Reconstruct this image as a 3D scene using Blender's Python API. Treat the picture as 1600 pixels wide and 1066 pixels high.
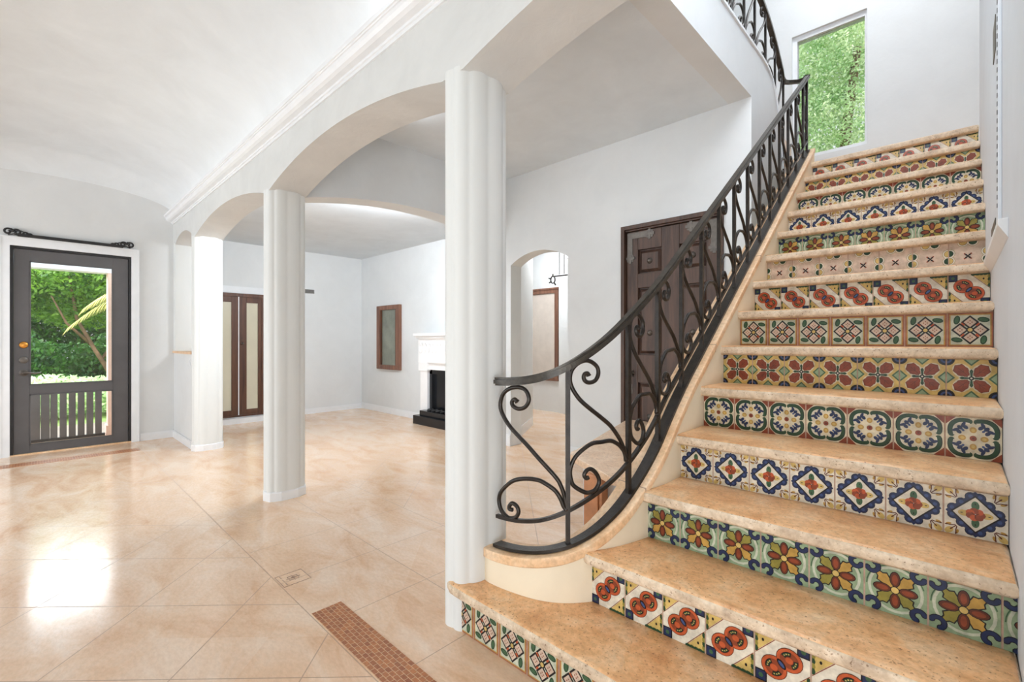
import bpy, bmesh, math, random
from mathutils import Vector, Matrix
import numpy as np

for o in list(bpy.data.objects):
    bpy.data.objects.remove(o)
sc = bpy.context.scene
COL = sc.collection
PI = math.pi
random.seed(7)

# ---------------------------------------------------------------- camera
cam = bpy.data.cameras.new('camera')
cam.sensor_width = 36.0
cam.lens = 722.17 / 1600 * 36.0
cam.clip_start = 0.02
cam.clip_end = 200
camo = bpy.data.objects.new('camera', cam)
camo.location = (0, 0, 1.1648)
camo.rotation_euler = (PI / 2, 0, 0.7662)
COL.objects.link(camo)
sc.camera = camo

# ---------------------------------------------------------------- world, exposure, lights
sc.view_settings.view_transform = 'Standard'
sc.view_settings.look = 'None'
sc.view_settings.gamma = 1.0
sc.view_settings.use_curve_mapping = False
sc.view_settings.exposure = 0.47
sc.cycles.max_bounces = 10
sc.cycles.diffuse_bounces = 6
sc.cycles.use_denoising = True
sc.cycles.sample_clamp_indirect = 6.0
sc.cycles.caustics_reflective = False
sc.cycles.caustics_refractive = False

w = bpy.data.worlds.new('world')
sc.world = w
w.use_nodes = True
wn = w.node_tree
bgn = wn.nodes['Background']
wtc = wn.nodes.new('ShaderNodeTexCoord')
wsep = wn.nodes.new('ShaderNodeSeparateXYZ')
wramp = wn.nodes.new('ShaderNodeValToRGB')
wramp.color_ramp.elements[0].position = 0.45
wramp.color_ramp.elements[0].color = (0.80, 0.86, 0.88, 1)
wramp.color_ramp.elements[1].position = 0.75
wramp.color_ramp.elements[1].color = (0.78, 0.88, 1.0, 1)
wn.links.new(wtc.outputs['Generated'], wsep.inputs[0])
wn.links.new(wsep.outputs['Z'], wramp.inputs[0])
wn.links.new(wramp.outputs[0], bgn.inputs[0])
bgn.inputs[1].default_value = 0.95


def light(name, kind, loc, target, energy, color=(1, 1, 1), size=1.0, size_y=None, angle=None):
    l = bpy.data.lights.new(name, kind)
    l.energy = energy
    l.color = color
    if kind == 'AREA':
        l.shape = 'RECTANGLE'
        l.size = size
        l.size_y = size_y or size
    if kind == 'SUN' and angle is not None:
        l.angle = angle
    if kind == 'POINT':
        l.shadow_soft_size = size
    o = bpy.data.objects.new(name, l)
    o.location = loc
    d = Vector(target) - Vector(loc)
    o.rotation_euler = d.to_track_quat('-Z', 'Y').to_euler()
    COL.objects.link(o)
    return o


light('sun', 'SUN', (6, 1, 12), (0, 0, 0), 3.0, (1.0, 0.96, 0.88), angle=math.radians(1.5))
# sky seen over the garden, in front of the glazed door
light('garden_sky_light', 'AREA', (-11.4, -2.2, 5.3), (-5.0, 0.6, 0.2), 2000, (0.88, 0.95, 1.03), 10.0, 4.2)
# added soft fill behind the camera, aimed up at the vault
light('fill_light_back', 'AREA', (-5.1, -3.7, 1.2), (-4.6, 1.0, 2.9), 90, (0.91, 0.96, 1.02), 3.2, 2.0)
# unseen low fill, added to brighten the hall ceiling and columns
light('fill_light_side', 'AREA', (0.9, -1.5, 0.45), (-2.2, 2.4, 2.9), 50, (0.92, 0.965, 1.01), 2.2, 0.8)
# fill strips added out of sight behind the arch headers
light('fill_strip_fireplace_room', 'AREA', (-3.955, 2.5, 2.51), (-5.9, 2.7, 1.1), 66, (0.90, 0.96, 1.02), 1.9, 0.10)
light('fill_strip_hall', 'AREA', (-2.5, 1.50, 2.86), (-1.5, 2.9, 2.3), 9, (0.90, 0.96, 1.02), 1.6, 0.12)
light('fill_light_inner_hall', 'AREA', (-4.2, 5.0, 2.85), (-4.4, 5.2, 0.0), 40, (0.96, 0.98, 1.0), 0.8, 0.8)  # unseen fill added to lighten the inner hall
# overhead fill added above the stairs; the ceiling there is closed
light('fill_light_stairs_top', 'AREA', (-0.3, 4.45, 5.5), (-0.4, 4.0, 1.0), 44, (0.95, 0.97, 1.0), 2.0, 1.3)
# added fill against the solid upper wall, for risers and stairwell walls
light('fill_light_stairs_front', 'AREA', (-0.5, 1.52, 3.85), (-0.45, 3.4, 2.2), 46, (0.92, 0.96, 1.02), 1.1, 0.9)

# ---------------------------------------------------------------- materials
def s2l(c):
    def f(v):
        v = v / 255.0
        return v / 12.92 if v <= 0.04045 else ((v + 0.055) / 1.055) ** 2.4
    return (f(c[0]), f(c[1]), f(c[2]), 1.0)


def new_mat(name):
    m = bpy.data.materials.new(name)
    m.use_nodes = True
    nt = m.node_tree
    return m, nt, nt.nodes['Principled BSDF']


def noise(nt, scale, detail=4, rough=0.55, vec=None, dist=0.0):
    n = nt.nodes.new('ShaderNodeTexNoise')
    n.inputs['Scale'].default_value = scale
    n.inputs['Detail'].default_value = detail
    n.inputs['Roughness'].default_value = rough
    n.inputs['Distortion'].default_value = dist
    if vec:
        nt.links.new(vec, n.inputs['Vector'])
    return n


def objcoord(nt, world=False):
    t = nt.nodes.new('ShaderNodeNewGeometry' if world else 'ShaderNodeTexCoord')
    return t.outputs['Position'] if world else t.outputs['Object']


def ramp(nt, src, stops):
    r = nt.nodes.new('ShaderNodeValToRGB')
    cr = r.color_ramp
    while len(cr.elements) < len(stops):
        cr.elements.new(0.5)
    for e, (p, c) in zip(cr.elements, stops):
        e.position = p
        e.color = c
    nt.links.new(src, r.inputs[0])
    return r


def mix(nt, fac, a, b, mode='MIX'):
    n = nt.nodes.new('ShaderNodeMix')
    n.data_type = 'RGBA'
    n.blend_type = mode
    for sock, v in ((n.inputs[0], fac), (n.inputs[6], a), (n.inputs[7], b)):
        if hasattr(v, 'node'):
            nt.links.new(v, sock)
        else:
            sock.default_value = v
    return n.outputs[2]


def math_n(nt, op, a, b=None, c=None):
    n = nt.nodes.new('ShaderNodeMath')
    n.operation = op
    for i, v in enumerate((a, b, c)):
        if v is None:
            continue
        if hasattr(v, 'node'):
            nt.links.new(v, n.inputs[i])
        else:
            n.inputs[i].default_value = v
    return n.outputs[0]


def bump(nt, bsdf, h, strength=0.2, dist=0.01):
    b = nt.nodes.new('ShaderNodeBump')
    b.inputs['Strength'].default_value = strength
    b.inputs['Distance'].default_value = dist
    nt.links.new(h, b.inputs['Height'])
    nt.links.new(b.outputs[0], bsdf.inputs['Normal'])
    return b


def plain(name, c, rough=0.5, metal=0.0, var=0.06, scale=8.0, bump_s=0.0, spec=0.5):
    m, nt, b = new_mat(name)
    co = objcoord(nt, True)
    n = noise(nt, scale, 5, 0.6, co)
    c = s2l(c)
    lo = tuple(v * (1 - var) for v in c[:3]) + (1,)
    hi = tuple(min(1, v * (1 + var)) for v in c[:3]) + (1,)
    r = ramp(nt, n.outputs[0], [(0.3, lo), (0.7, hi)])
    nt.links.new(r.outputs[0], b.inputs['Base Color'])
    b.inputs['Roughness'].default_value = rough
    b.inputs['Metallic'].default_value = metal
    b.inputs['Specular IOR Level'].default_value = spec
    if bump_s:
        n2 = noise(nt, scale * 6, 4, 0.6, co)
        bump(nt, b, n2.outputs[0], bump_s, 0.004)
    return m


def plaster(name, c, var=0.035, bs=0.25, streak=1.0):
    m, nt, b = new_mat(name)
    co = objcoord(nt, True)
    mp = nt.nodes.new('ShaderNodeMapping')
    mp.inputs['Scale'].default_value = (1, 1, streak)
    nt.links.new(co, mp.inputs[0])
    n = noise(nt, 2.6, 6, 0.62, mp.outputs[0], 0.4)
    c = s2l(c)
    lo = tuple(v * (1 - var) for v in c[:3]) + (1,)
    hi = tuple(min(1, v * (1 + var)) for v in c[:3]) + (1,)
    r = ramp(nt, n.outputs[0], [(0.3, lo), (0.7, hi)])
    nt.links.new(r.outputs[0], b.inputs['Base Color'])
    b.inputs['Roughness'].default_value = 0.62
    b.inputs['Specular IOR Level'].default_value = 0.3
    n2 = noise(nt, 14, 6, 0.6, mp.outputs[0], 0.8)
    bump(nt, b, n2.outputs[0], bs, 0.006)
    return m


M = {}
M['wall'] = plaster('white plaster', (216, 219, 220))
M['wall_cool'] = plaster('cool white plaster', (214, 220, 226))
M['ceil'] = plaster('ceiling plaster', (217, 224, 229), 0.05, 0.3)
M['beam'] = plaster('arcade plaster', (208, 210, 209), 0.07, 0.35)
M['column'] = plaster('column paint', (218, 221, 220), 0.03, 0.12, 0.3)
M['trim'] = plain('white trim paint', (228, 231, 234), 0.4, var=0.03)
M['curb'] = plaster('curb plaster', (230, 218, 194), 0.05, 0.2)
M['iron'] = plain('wrought iron', (42, 36, 31), 0.3, 0.35, 0.5, 30, 0.3)
M['handrail'] = plain('handrail iron', (62, 57, 50), 0.35, 0.35, 0.4, 25, 0.2)
M['darkmetal'] = plain('dark grey paint', (84, 82, 83), 0.45, 0.0, 0.12, 5, 0.05)
M['blackpaint'] = plain('black paint', (30, 29, 30), 0.5, 0, 0.3, 12)
M['brass'] = plain('brass', (214, 150, 70), 0.3, 0.9, 0.1)
M['chrome'] = plain('brushed metal', (150, 150, 150), 0.3, 0.9, 0.1)
M['pewter'] = plain('pewter', (104, 98, 92), 0.45, 0.5, 0.2, 30)
M['firebox'] = plain('black stone', (22, 24, 28), 0.25, 0, 0.3, 10)
M['grey'] = plain('grey grille', (140, 140, 138), 0.5)
M['wood_orange'] = plain('warm wood', (190, 132, 92), 0.45, 0, 0.15, 14)
M['bark'] = plain('bark', (120, 92, 70), 0.9, 0, 0.3, 10)
M['porch'] = plain('pink porch stone', (226, 190, 170), 0.7)
M['ground'] = plain('lawn', (96, 120, 52), 0.9, 0, 0.3, 3)
M['paving'] = plain('porch paving', (120, 106, 92), 0.7, 0, 0.15, 3)


def leaf_mat(name, c1, c2):
    m, nt, b = new_mat(name)
    co = objcoord(nt, True)
    n = noise(nt, 3.5, 3, 0.7, co)
    r = ramp(nt, n.outputs[0], [(0.35, s2l(c1)), (0.65, s2l(c2))])
    nt.links.new(r.outputs[0], b.inputs['Base Color'])
    b.inputs['Roughness'].default_value = 0.45
    tr = nt.nodes.new('ShaderNodeBsdfTranslucent')
    nt.links.new(r.outputs[0], tr.inputs[0])
    ms = nt.nodes.new('ShaderNodeMixShader')
    ms.inputs[0].default_value = 0.35
    nt.links.new(b.outputs[0], ms.inputs[1])
    nt.links.new(tr.outputs[0], ms.inputs[2])
    nt.links.new(ms.outputs[0], nt.nodes['Material Output'].inputs[0])
    return m


M['leaf'] = leaf_mat('green leaves', (70, 120, 40), (150, 190, 70))
M['leaf_dark'] = leaf_mat('dark leaves', (40, 92, 40), (96, 150, 60))
M['leaf_bright'] = leaf_mat('bright leaves', (165, 205, 140), (236, 244, 205))
M['palm'] = leaf_mat('palm leaves', (150, 160, 80), (206, 190, 110))


def glass_mat(name, tint=(1, 1, 1, 1), fac=0.08):
    m, nt, b = new_mat(name)
    nt.nodes.remove(b)
    t = nt.nodes.new('ShaderNodeBsdfTransparent')
    t.inputs[0].default_value = tint
    g = nt.nodes.new('ShaderNodeBsdfGlossy')
    g.inputs['Roughness'].default_value = 0.02
    f = nt.nodes.new('ShaderNodeFresnel')
    f.inputs[0].default_value = 1.5
    ms = nt.nodes.new('ShaderNodeMixShader')
    nt.links.new(f.outputs[0], ms.inputs[0])
    nt.links.new(t.outputs[0], ms.inputs[1])
    nt.links.new(g.outputs[0], ms.inputs[2])
    nt.links.new(ms.outputs[0], nt.nodes['Material Output'].inputs[0])
    return m


M['glass'] = glass_mat('window glass')


def stone(name, ca, cb, cc, pits=True, rough=0.45, scale=7.0):
    """travertine: warm mottling, pale veins and small dark pits"""
    m, nt, b = new_mat(name)
    co = objcoord(nt, True)
    n = noise(nt, scale, 8, 0.68, co, 0.5)
    r = ramp(nt, n.outputs[0], [(0.3, s2l(ca)), (0.5, s2l(cb)), (0.72, s2l(cc))])
    col = r.outputs[0]
    n3 = noise(nt, 60, 3, 0.6, co)
    r3 = ramp(nt, n3.outputs[0], [(0.35, (0.74, 0.70, 0.66, 1)), (0.6, (1.06, 1.05, 1.04, 1))])
    col = mix(nt, 0.6, col, r3.outputs[0], 'MULTIPLY')
    if pits:
        n2 = noise(nt, 130, 2, 0.5, co)
        r2 = ramp(nt, n2.outputs[0], [(0.30, (0.30, 0.2, 0.13, 1)), (0.36, (1, 1, 1, 1))])
        col = mix(nt, 0.75, col, r2.outputs[0], 'MULTIPLY')
        bump(nt, b, n2.outputs[0], 0.35, 0.003)
    nt.links.new(col, b.inputs['Base Color'])
    b.inputs['Roughness'].default_value = rough
    return m


M['tread'] = stone('worn travertine tread', (208, 148, 96), (230, 182, 132), (240, 212, 176), rough=0.34)
M['nosing'] = stone('honed travertine nosing', (176, 154, 132), (212, 192, 166), (230, 216, 196), rough=0.6, scale=11)
M['cap'] = stone('curb cap travertine', (212, 168, 124), (230, 194, 154), (238, 214, 184), pits=False, rough=0.4)
M['bench_top'] = stone('bench travertine', (216, 180, 146), (228, 198, 168), (236, 214, 190), rough=0.4)


def wood(name, c1, c2, rough=0.5, axis=2, sc_=12):
    m, nt, b = new_mat(name)
    co = objcoord(nt, True)
    mp = nt.nodes.new('ShaderNodeMapping')
    s = [sc_, sc_, sc_]
    s[axis] = sc_ * 0.08
    mp.inputs['Scale'].default_value = s
    nt.links.new(co, mp.inputs[0])
    n = noise(nt, 1.5, 6, 0.65, mp.outputs[0], 0.6)
    r = ramp(nt, n.outputs[0], [(0.3, s2l(c1)), (0.7, s2l(c2))])
    nt.links.new(r.outputs[0], b.inputs['Base Color'])
    b.inputs['Roughness'].default_value = rough
    bump(nt, b, n.outputs[0], 0.15, 0.003)
    return m


M['wood_dark'] = wood('weathered dark wood', (46, 31, 26), (98, 72, 58))
M['wood_brown'] = wood('brown stained wood', (64, 36, 24), (104, 66, 44))
M['wood_frame'] = wood('reddish frame wood', (96, 62, 48), (140, 100, 80))
M['pane_beige'] = plain('frosted pane', (206, 200, 178), 0.25, 0, 0.06, 2)
M['pane_grey'] = plain('smoked mirror pane', (120, 124, 112), 0.12, 0, 0.25, 3)
M['panel_pale'] = plain('pale panel', (206, 196, 186), 0.4)
M['grout'] = plain('grout', (176, 150, 132), 0.9, 0, 0.2, 40)
M['carved'] = plaster('carved white stone', (238, 238, 238), 0.03, 0.3)

# floor: polished travertine slabs, diagonal field + straight border
def floor_mat():
    m, nt, b = new_mat('polished travertine floor')
    pos = objcoord(nt, True)
    sep = nt.nodes.new('ShaderNodeSeparateXYZ')
    nt.links.new(pos, sep.inputs[0])
    X, Y = sep.outputs[0], sep.outputs[1]

    def line(val, pitch, off, half=0.0022):
        v = math_n(nt, 'DIVIDE', math_n(nt, 'SUBTRACT', val, off), pitch)
        f = math_n(nt, 'ABSOLUTE', math_n(nt, 'SUBTRACT', math_n(nt, 'FRACT', v), 0.5))
        # f = .5 on the joint
        return math_n(nt, 'GREATER_THAN', f, 0.5 - half / pitch), v
    yx = math_n(nt, 'SUBTRACT', Y, X)
    xy = math_n(nt, 'ADD', X, Y)
    l1, c1 = line(yx, 0.635, 2.28, 0.0032)
    l2, c2 = line(xy, 0.635, -0.985, 0.0032)
    diag = math_n(nt, 'MAXIMUM', l1, l2)
    lx, cx = line(X, 0.465, -1.405)
    ly, cy = line(Y, 0.48, 0.82 + 0.5 * 0)
    # straight border rows between y=.82 and y=1.80
    ly1 = math_n(nt, 'LESS_THAN', math_n(nt, 'ABSOLUTE', math_n(nt, 'SUBTRACT', Y, 0.82)), 0.0022)
    ly2 = math_n(nt, 'LESS_THAN', math_n(nt, 'ABSOLUTE', math_n(nt, 'SUBTRACT', Y, 1.34)), 0.0022)
    ly3 = math_n(nt, 'LESS_THAN', math_n(nt, 'ABSOLUTE', math_n(nt, 'SUBTRACT', Y, 1.80)), 0.0022)
    ly4 = math_n(nt, 'MAXIMUM', math_n(nt, 'MAXIMUM', ly1, ly2), ly3)
    band = math_n(nt, 'MULTIPLY', math_n(nt, 'GREATER_THAN', Y, 0.82), math_n(nt, 'LESS_THAN', Y, 1.80))
    nob = math_n(nt, 'SUBTRACT', 1.0, band)
    j = math_n(nt, 'MAXIMUM', math_n(nt, 'MULTIPLY', lx, band), math_n(nt, 'MULTIPLY', diag, nob))
    j = math_n(nt, 'MAXIMUM', j, ly4)
    # slab id tint
    ida = math_n(nt, 'ADD', math_n(nt, 'MULTIPLY', math_n(nt, 'FLOOR', math_n(nt, 'ADD', c1, 0.5)), 12.9898),
                 math_n(nt, 'MULTIPLY', math_n(nt, 'FLOOR', math_n(nt, 'ADD', c2, 0.5)), 78.233))
    rnd = math_n(nt, 'FRACT', math_n(nt, 'MULTIPLY', math_n(nt, 'SINE', ida), 437.5))
    # cloudy travertine
    mp = nt.nodes.new('ShaderNodeMapping')
    mp.inputs['Rotation'].default_value = (0, 0, 0.9)
    mp.inputs['Scale'].default_value = (1.0, 2.2, 1.0)
    nt.links.new(pos, mp.inputs[0])
    n = noise(nt, 2.2, 9, 0.66, mp.outputs[0], 0.7)
    f = math_n(nt, 'ADD', n.outputs[0], math_n(nt, 'MULTIPLY', math_n(nt, 'SUBTRACT', rnd, 0.5), 0.09))
    r = ramp(nt, f, [(0.32, s2l((220, 180, 146))), (0.48, s2l((230, 198, 168))), (0.68, s2l((236, 214, 192)))])
    n4 = noise(nt, 34, 5, 0.7, mp.outputs[0])
    r4 = ramp(nt, n4.outputs[0], [(0.36, (0.90, 0.88, 0.86, 1)), (0.6, (1.03, 1.03, 1.03, 1))])
    col = mix(nt, 0.7, r.outputs[0], r4.outputs[0], 'MULTIPLY')
    # pits
    n5 = noise(nt, 26, 2, 0.5, pos)
    r5 = ramp(nt, n5.outputs[0], [(0.19, (0.25, 0.2, 0.17, 1)), (0.205, (1, 1, 1, 1))])
    col = mix(nt, 0.8, col, r5.outputs[0], 'MULTIPLY')
    col = mix(nt, math_n(nt, 'MULTIPLY', j, 0.6), col, s2l((130, 98, 76)))
    nt.links.new(col, b.inputs['Base Color'])
    rr = math_n(nt, 'MULTIPLY_ADD', n.outputs[0], 0.16, 0.10)
    nt.links.new(math_n(nt, 'MAXIMUM', rr, math_n(nt, 'MULTIPLY', j, 0.5)), b.inputs['Roughness'])
    b.inputs['Specular IOR Level'].default_value = 0.6
    nb = noise(nt, 1.8, 2, 0.5, pos)
    bump(nt, b, nb.outputs[0], 0.03, 0.02)
    return m


M['floor'] = floor_mat()


def mosaic_mat():
    m, nt, b = new_mat('brown stone mosaic')
    pos = objcoord(nt, True)
    mp = nt.nodes.new('ShaderNodeMapping')
    mp.inputs['Location'].default_value = (1.98, -0.827, 0)
    mp.inputs['Scale'].default_value = (1, 1, 1)
    nt.links.new(pos, mp.inputs[0])
    br = nt.nodes.new('ShaderNodeTexBrick')
    br.offset = 0.5
    br.inputs['Scale'].default_value = 1.0
    br.inputs['Brick Width'].default_value = 0.028
    br.inputs['Row Height'].default_value = 0.0188
    br.inputs['Mortar Size'].default_value = 0.0012
    br.inputs['Bias'].default_value = 0.0
    br.inputs['Color1'].default_value = s2l((150, 86, 46))
    br.inputs['Color2'].default_value = s2l((182, 116, 66))
    br.inputs['Mortar'].default_value = s2l((206, 170, 132))
    nt.links.new(mp.outputs[0], br.inputs['Vector'])
    n = noise(nt, 90, 4, 0.7, pos)
    r = ramp(nt, n.outputs[0], [(0.3, (0.7, 0.66, 0.62, 1)), (0.6, (1.1, 1.08, 1.05, 1))])
    nt.links.new(mix(nt, 0.8, br.outputs['Color'], r.outputs[0], 'MULTIPLY'), b.inputs['Base Color'])
    b.inputs['Roughness'].default_value = 0.3
    bump(nt, b, br.outputs['Fac'], -0.3, 0.002)
    return m


M['mosaic'] = mosaic_mat()

# ---------------------------------------------------------------- mesh helpers
def link(o, parent=None):
    COL.objects.link(o)
    if parent is not None:
        o.parent = parent
    return o


def mobj(name, verts, faces, mat, parent=None, smooth=False, mats=None, mi=None):
    me = bpy.data.meshes.new(name)
    me.from_pydata([tuple(map(float, v)) for v in verts], [], faces)
    for mm in (mats or [mat]):
        me.materials.append(mm)
    if mi is not None:
        me.polygons.foreach_set('material_index', mi)
    if smooth:
        me.polygons.foreach_set('use_smooth', [True] * len(me.polygons))
    me.update()
    return link(bpy.data.objects.new(name, me), parent)


class MB:
    """collects shapes into one mesh"""
    def __init__(s):
        s.v, s.f, s.m = [], [], []

    def add(s, v, f, mi=0):
        k = len(s.v)
        s.v += [tuple(p) for p in v]
        s.f += [tuple(i + k for i in q) for q in f]
        s.m += [mi] * len(f)

    def box(s, x0, x1, y0, y1, z0, z1, mi=0):
        x0, x1 = sorted((x0, x1)); y0, y1 = sorted((y0, y1)); z0, z1 = sorted((z0, z1))
        s.add([(x0, y0, z0), (x1, y0, z0), (x1, y1, z0), (x0, y1, z0), (x0, y0, z1), (x1, y0, z1), (x1, y1, z1), (x0, y1, z1)],
              [(0, 3, 2, 1), (4, 5, 6, 7), (0, 1, 5, 4), (1, 2, 6, 5), (2, 3, 7, 6), (3, 0, 4, 7)], mi)

    def prism(s, poly, axis, a, b, mi=0):
        """poly: 2D points; axis 'x': (y,z), 'y': (x,z), 'z': (x,y)"""
        def mk(p, t):
            return {'x': (t, p[0], p[1]), 'y': (p[0], t, p[1]), 'z': (p[0], p[1], t)}[axis]
        n = len(poly)
        v = [mk(p, a) for p in poly] + [mk(p, b) for p in poly]
        f = [tuple(range(n))[::-1], tuple(range(n, 2 * n))]
        f += [(i, (i + 1) % n, n + (i + 1) % n, n + i) for i in range(n)]
        s.add(v, f, mi)

    def tube(s, pts, r, n=8, mi=0, cap=True, flat=None):
        pts = [Vector(p) for p in pts]
        m = len(pts)
        rr = r if isinstance(r, (list, tuple)) else [r] * m
        up = Vector((0, 0, 1))
        prev = None
        v = []
        for i, p in enumerate(pts):
            t = (pts[min(i + 1, m - 1)] - pts[max(i - 1, 0)])
            t = t.normalized() if t.length > 1e-9 else Vector((0, 0, 1))
            if prev is None:
                a = t.cross(up)
                if a.length < 0.05:
                    a = t.cross(Vector((1, 0, 0)))
            else:
                a = prev - t * prev.dot(t)
            a.normalize()
            prev = a
            b = t.cross(a)
            for k in range(n):
                th = 2 * PI * k / n
                v.append(p + a * math.cos(th) * rr[i] + b * math.sin(th) * rr[i])
        f = []
        for i in range(m - 1):
            for k in range(n):
                f.append((i * n + k, i * n + (k + 1) % n, (i + 1) * n + (k + 1) % n, (i + 1) * n + k))
        if cap:
            f.append(tuple(range(n))[::-1])
            f.append(tuple((m - 1) * n + k for k in range(n)))
        s.add(v, f, mi)

    def ribbon(s, pts, nrm, wdt, hgt, mi=0):
        """rectangular bar along pts; nrm = list of side vectors (width dir), height is world z-ish"""
        pts = [Vector(p) for p in pts]
        m = len(pts)
        v = []
        for i, p in enumerate(pts):
            t = (pts[min(i + 1, m - 1)] - pts[max(i - 1, 0)]).normalized()
            a = Vector(nrm[i]).normalized()
            b = t.cross(a).normalized()
            if b.z < 0:
                b = -b
            for su, sv in ((-1, -1), (1, -1), (1, 1), (-1, 1)):
                v.append(p + a * su * wdt / 2 + b * sv * hgt / 2)
        f = []
        for i in range(m - 1):
            for k in range(4):
                f.append((i * 4 + k, i * 4 + (k + 1) % 4, (i + 1) * 4 + (k + 1) % 4, (i + 1) * 4 + k))
        f += [(3, 2, 1, 0), tuple((m - 1) * 4 + k for k in range(4))]
        s.add(v, f, mi)

    def lathe(s, prof, c, n=20, axis='z', mi=0):
        """prof: (r,h) pairs"""
        v = []
        for r, h in prof:
            for k in range(n):
                th = 2 * PI * k / n
                x, y = r * math.cos(th), r * math.sin(th)
                p = {'z': (x, y, h), 'x': (h, x, y), 'y': (x, h, y)}[axis]
                v.append((c[0] + p[0], c[1] + p[1], c[2] + p[2]))
        f = []
        for i in range(len(prof) - 1):
            for k in range(n):
                f.append((i * n + k, i * n + (k + 1) % n, (i + 1) * n + (k + 1) % n, (i + 1) * n + k))
        f.append(tuple(range(n))[::-1])
        f.append(tuple((len(prof) - 1) * n + k for k in range(n)))
        s.add(v, f, mi)

    def build(s, name, mat, parent=None, smooth=False, bevel=0.0, seg=2, auto=None):
        mats = mat if isinstance(mat, list) else [mat]
        me = bpy.data.meshes.new(name)
        me.from_pydata([tuple(map(float, p)) for p in s.v], [], s.f)
        for mm in mats:
            me.materials.append(mm)
        me.polygons.foreach_set('material_index', s.m)
        bm = bmesh.new()
        bm.from_mesh(me)
        bmesh.ops.recalc_face_normals(bm, faces=bm.faces)
        if bevel:
            bmesh.ops.bevel(bm, geom=[e for e in bm.edges], offset=bevel, segments=seg, profile=0.6, affect='EDGES', clamp_overlap=True)
        bm.to_mesh(me)
        bm.free()
        if smooth:
            me.polygons.foreach_set('use_smooth', [True] * len(me.polygons))
            if auto:
                me.set_sharp_from_angle(angle=auto)
        me.update()
        return link(bpy.data.objects.new(name, me), parent)


def ring4(b, axis, a0, a1, c0, c1, t0, t1, wl, wr, wb, wt):
    """picture-frame of four boxes that do not overlap; axis = thickness axis ('x' or 'y')"""
    for (p0, p1, q0, q1) in ((a0, a0 + wl, c0, c1), (a1 - wr, a1, c0, c1), (a0 + wl, a1 - wr, c0, c0 + wb), (a0 + wl, a1 - wr, c1 - wt, c1)):
        if p1 - p0 < 1e-6 or q1 - q0 < 1e-6:
            continue
        if axis == 'y':
            b.box(p0, p1, t0, t1, q0, q1)
        else:
            b.box(t0, t1, p0, p1, q0, q1)


def tag(o, label=None, cat=None, group=None, kind=None):
    if label: o['label'] = label
    if cat: o['category'] = cat
    if group: o['group'] = group
    if kind: o['kind'] = kind
    return o


def empty(name, loc=(0, 0, 0), label=None, cat=None, group=None, kind=None):
    o = bpy.data.objects.new(name, None)
    o.location = loc
    o.empty_display_size = 0.1
    COL.objects.link(o)
    tag(o, label, cat, group, kind)
    return o


def local(root):
    """children are modelled in world coordinates; cancel the root's offset"""
    return Matrix.Translation(-root.location)


def part(mb, name, mat, root, smooth=False, bevel=0.0, seg=2, auto=None, label=None, off=None):
    o = mb.build(name, mat, root, smooth, bevel, seg, auto)
    r = root
    t = Vector((0, 0, 0))
    while r is not None:
        t += r.location
        r = r.parent
    if t.length > 0:
        o.data.transform(Matrix.Translation(-t))
    if label:
        o['label'] = label
    return o


def struct(mb, name, mat, label, cat, smooth=False, bevel=0.0, auto=None):
    o = mb.build(name, mat, None, smooth, bevel, 2, auto)
    return tag(o, label, cat, None, 'structure')


# ---------------------------------------------------------------- floor and shell
XG = -6.86      # wall with the glazed door
YB0, YB1 = 1.19, 1.45   # arcade faces
YD = 3.676      # wall with the carved door
ZH = 2.967      # flat hall ceiling
XM = -1.09      # mezzanine fascia
XR = 0.11       # wall right of the stairs

b = MB(); b.box(-7.6, 3.0, -5.0, 6.4, -0.12, 0.0)
struct(b, 'floor', M['floor'], 'polished peach travertine floor with diagonal slabs', 'floor')

b = MB(); b.box(-1.982, -0.86, 0.826, 0.958, -0.001, 0.0022)
tag(b.build('mosaic_inlay', M['mosaic']), 'brown mosaic strip let into the floor before the first step', 'floor inlay', kind='structure')
b = MB(); b.box(-6.42, -6.26, -3.0, 0.80, -0.001, 0.002)
tag(b.build('mosaic_border', M['mosaic']), 'thin brown mosaic line crossing the floor before the glazed door', 'floor inlay', kind='structure')
# small engraved insert
b = MB()
def frame2(b, x0, x1, y0, y1, t, z=0.0016):
    b.box(x0, x1, y0, y0 + t, 0, z); b.box(x0, x1, y1 - t, y1, 0, z)
    b.box(x0, x0 + t, y0, y1, 0, z); b.box(x1 - t, x1, y0, y1, 0, z)
frame2(b, -2.415, -2.288, 0.826, 0.954, 0.0025)
for i in range(3):
    b.box(-2.405 + i * 0.04, -2.380 + i * 0.04, 0.845, 0.848, 0, 0.0016)
frame2(b, -2.375, -2.335, 0.87, 0.915, 0.002)
frame2(b, -2.362, -2.348, 0.884, 0.901, 0.002)
b.box(-2.355, -2.353, 0.86, 0.925, 0, 0.0016); b.box(-2.385, -2.325, 0.892, 0.894, 0, 0.0016)
tag(b.build('floor_insert', M['grout']), 'small engraved square insert in the travertine floor', 'floor inlay', kind='structure')

# left wall with the glazed door opening
DY0, DY1, DZ1 = -0.157, 0.80, 2.135
b = MB()
b.box(XG - 0.2, XG, -5.0, DY0, -0.1, 3.3)
b.box(XG - 0.2, XG, DY1, YB1 + 0.05, -0.1, 3.3)
b.box(XG - 0.2, XG, DY0, DY1, DZ1, 3.3)
struct(b, 'wall_left', M['wall'], 'white plaster wall around the grey glazed door', 'wall')

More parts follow.
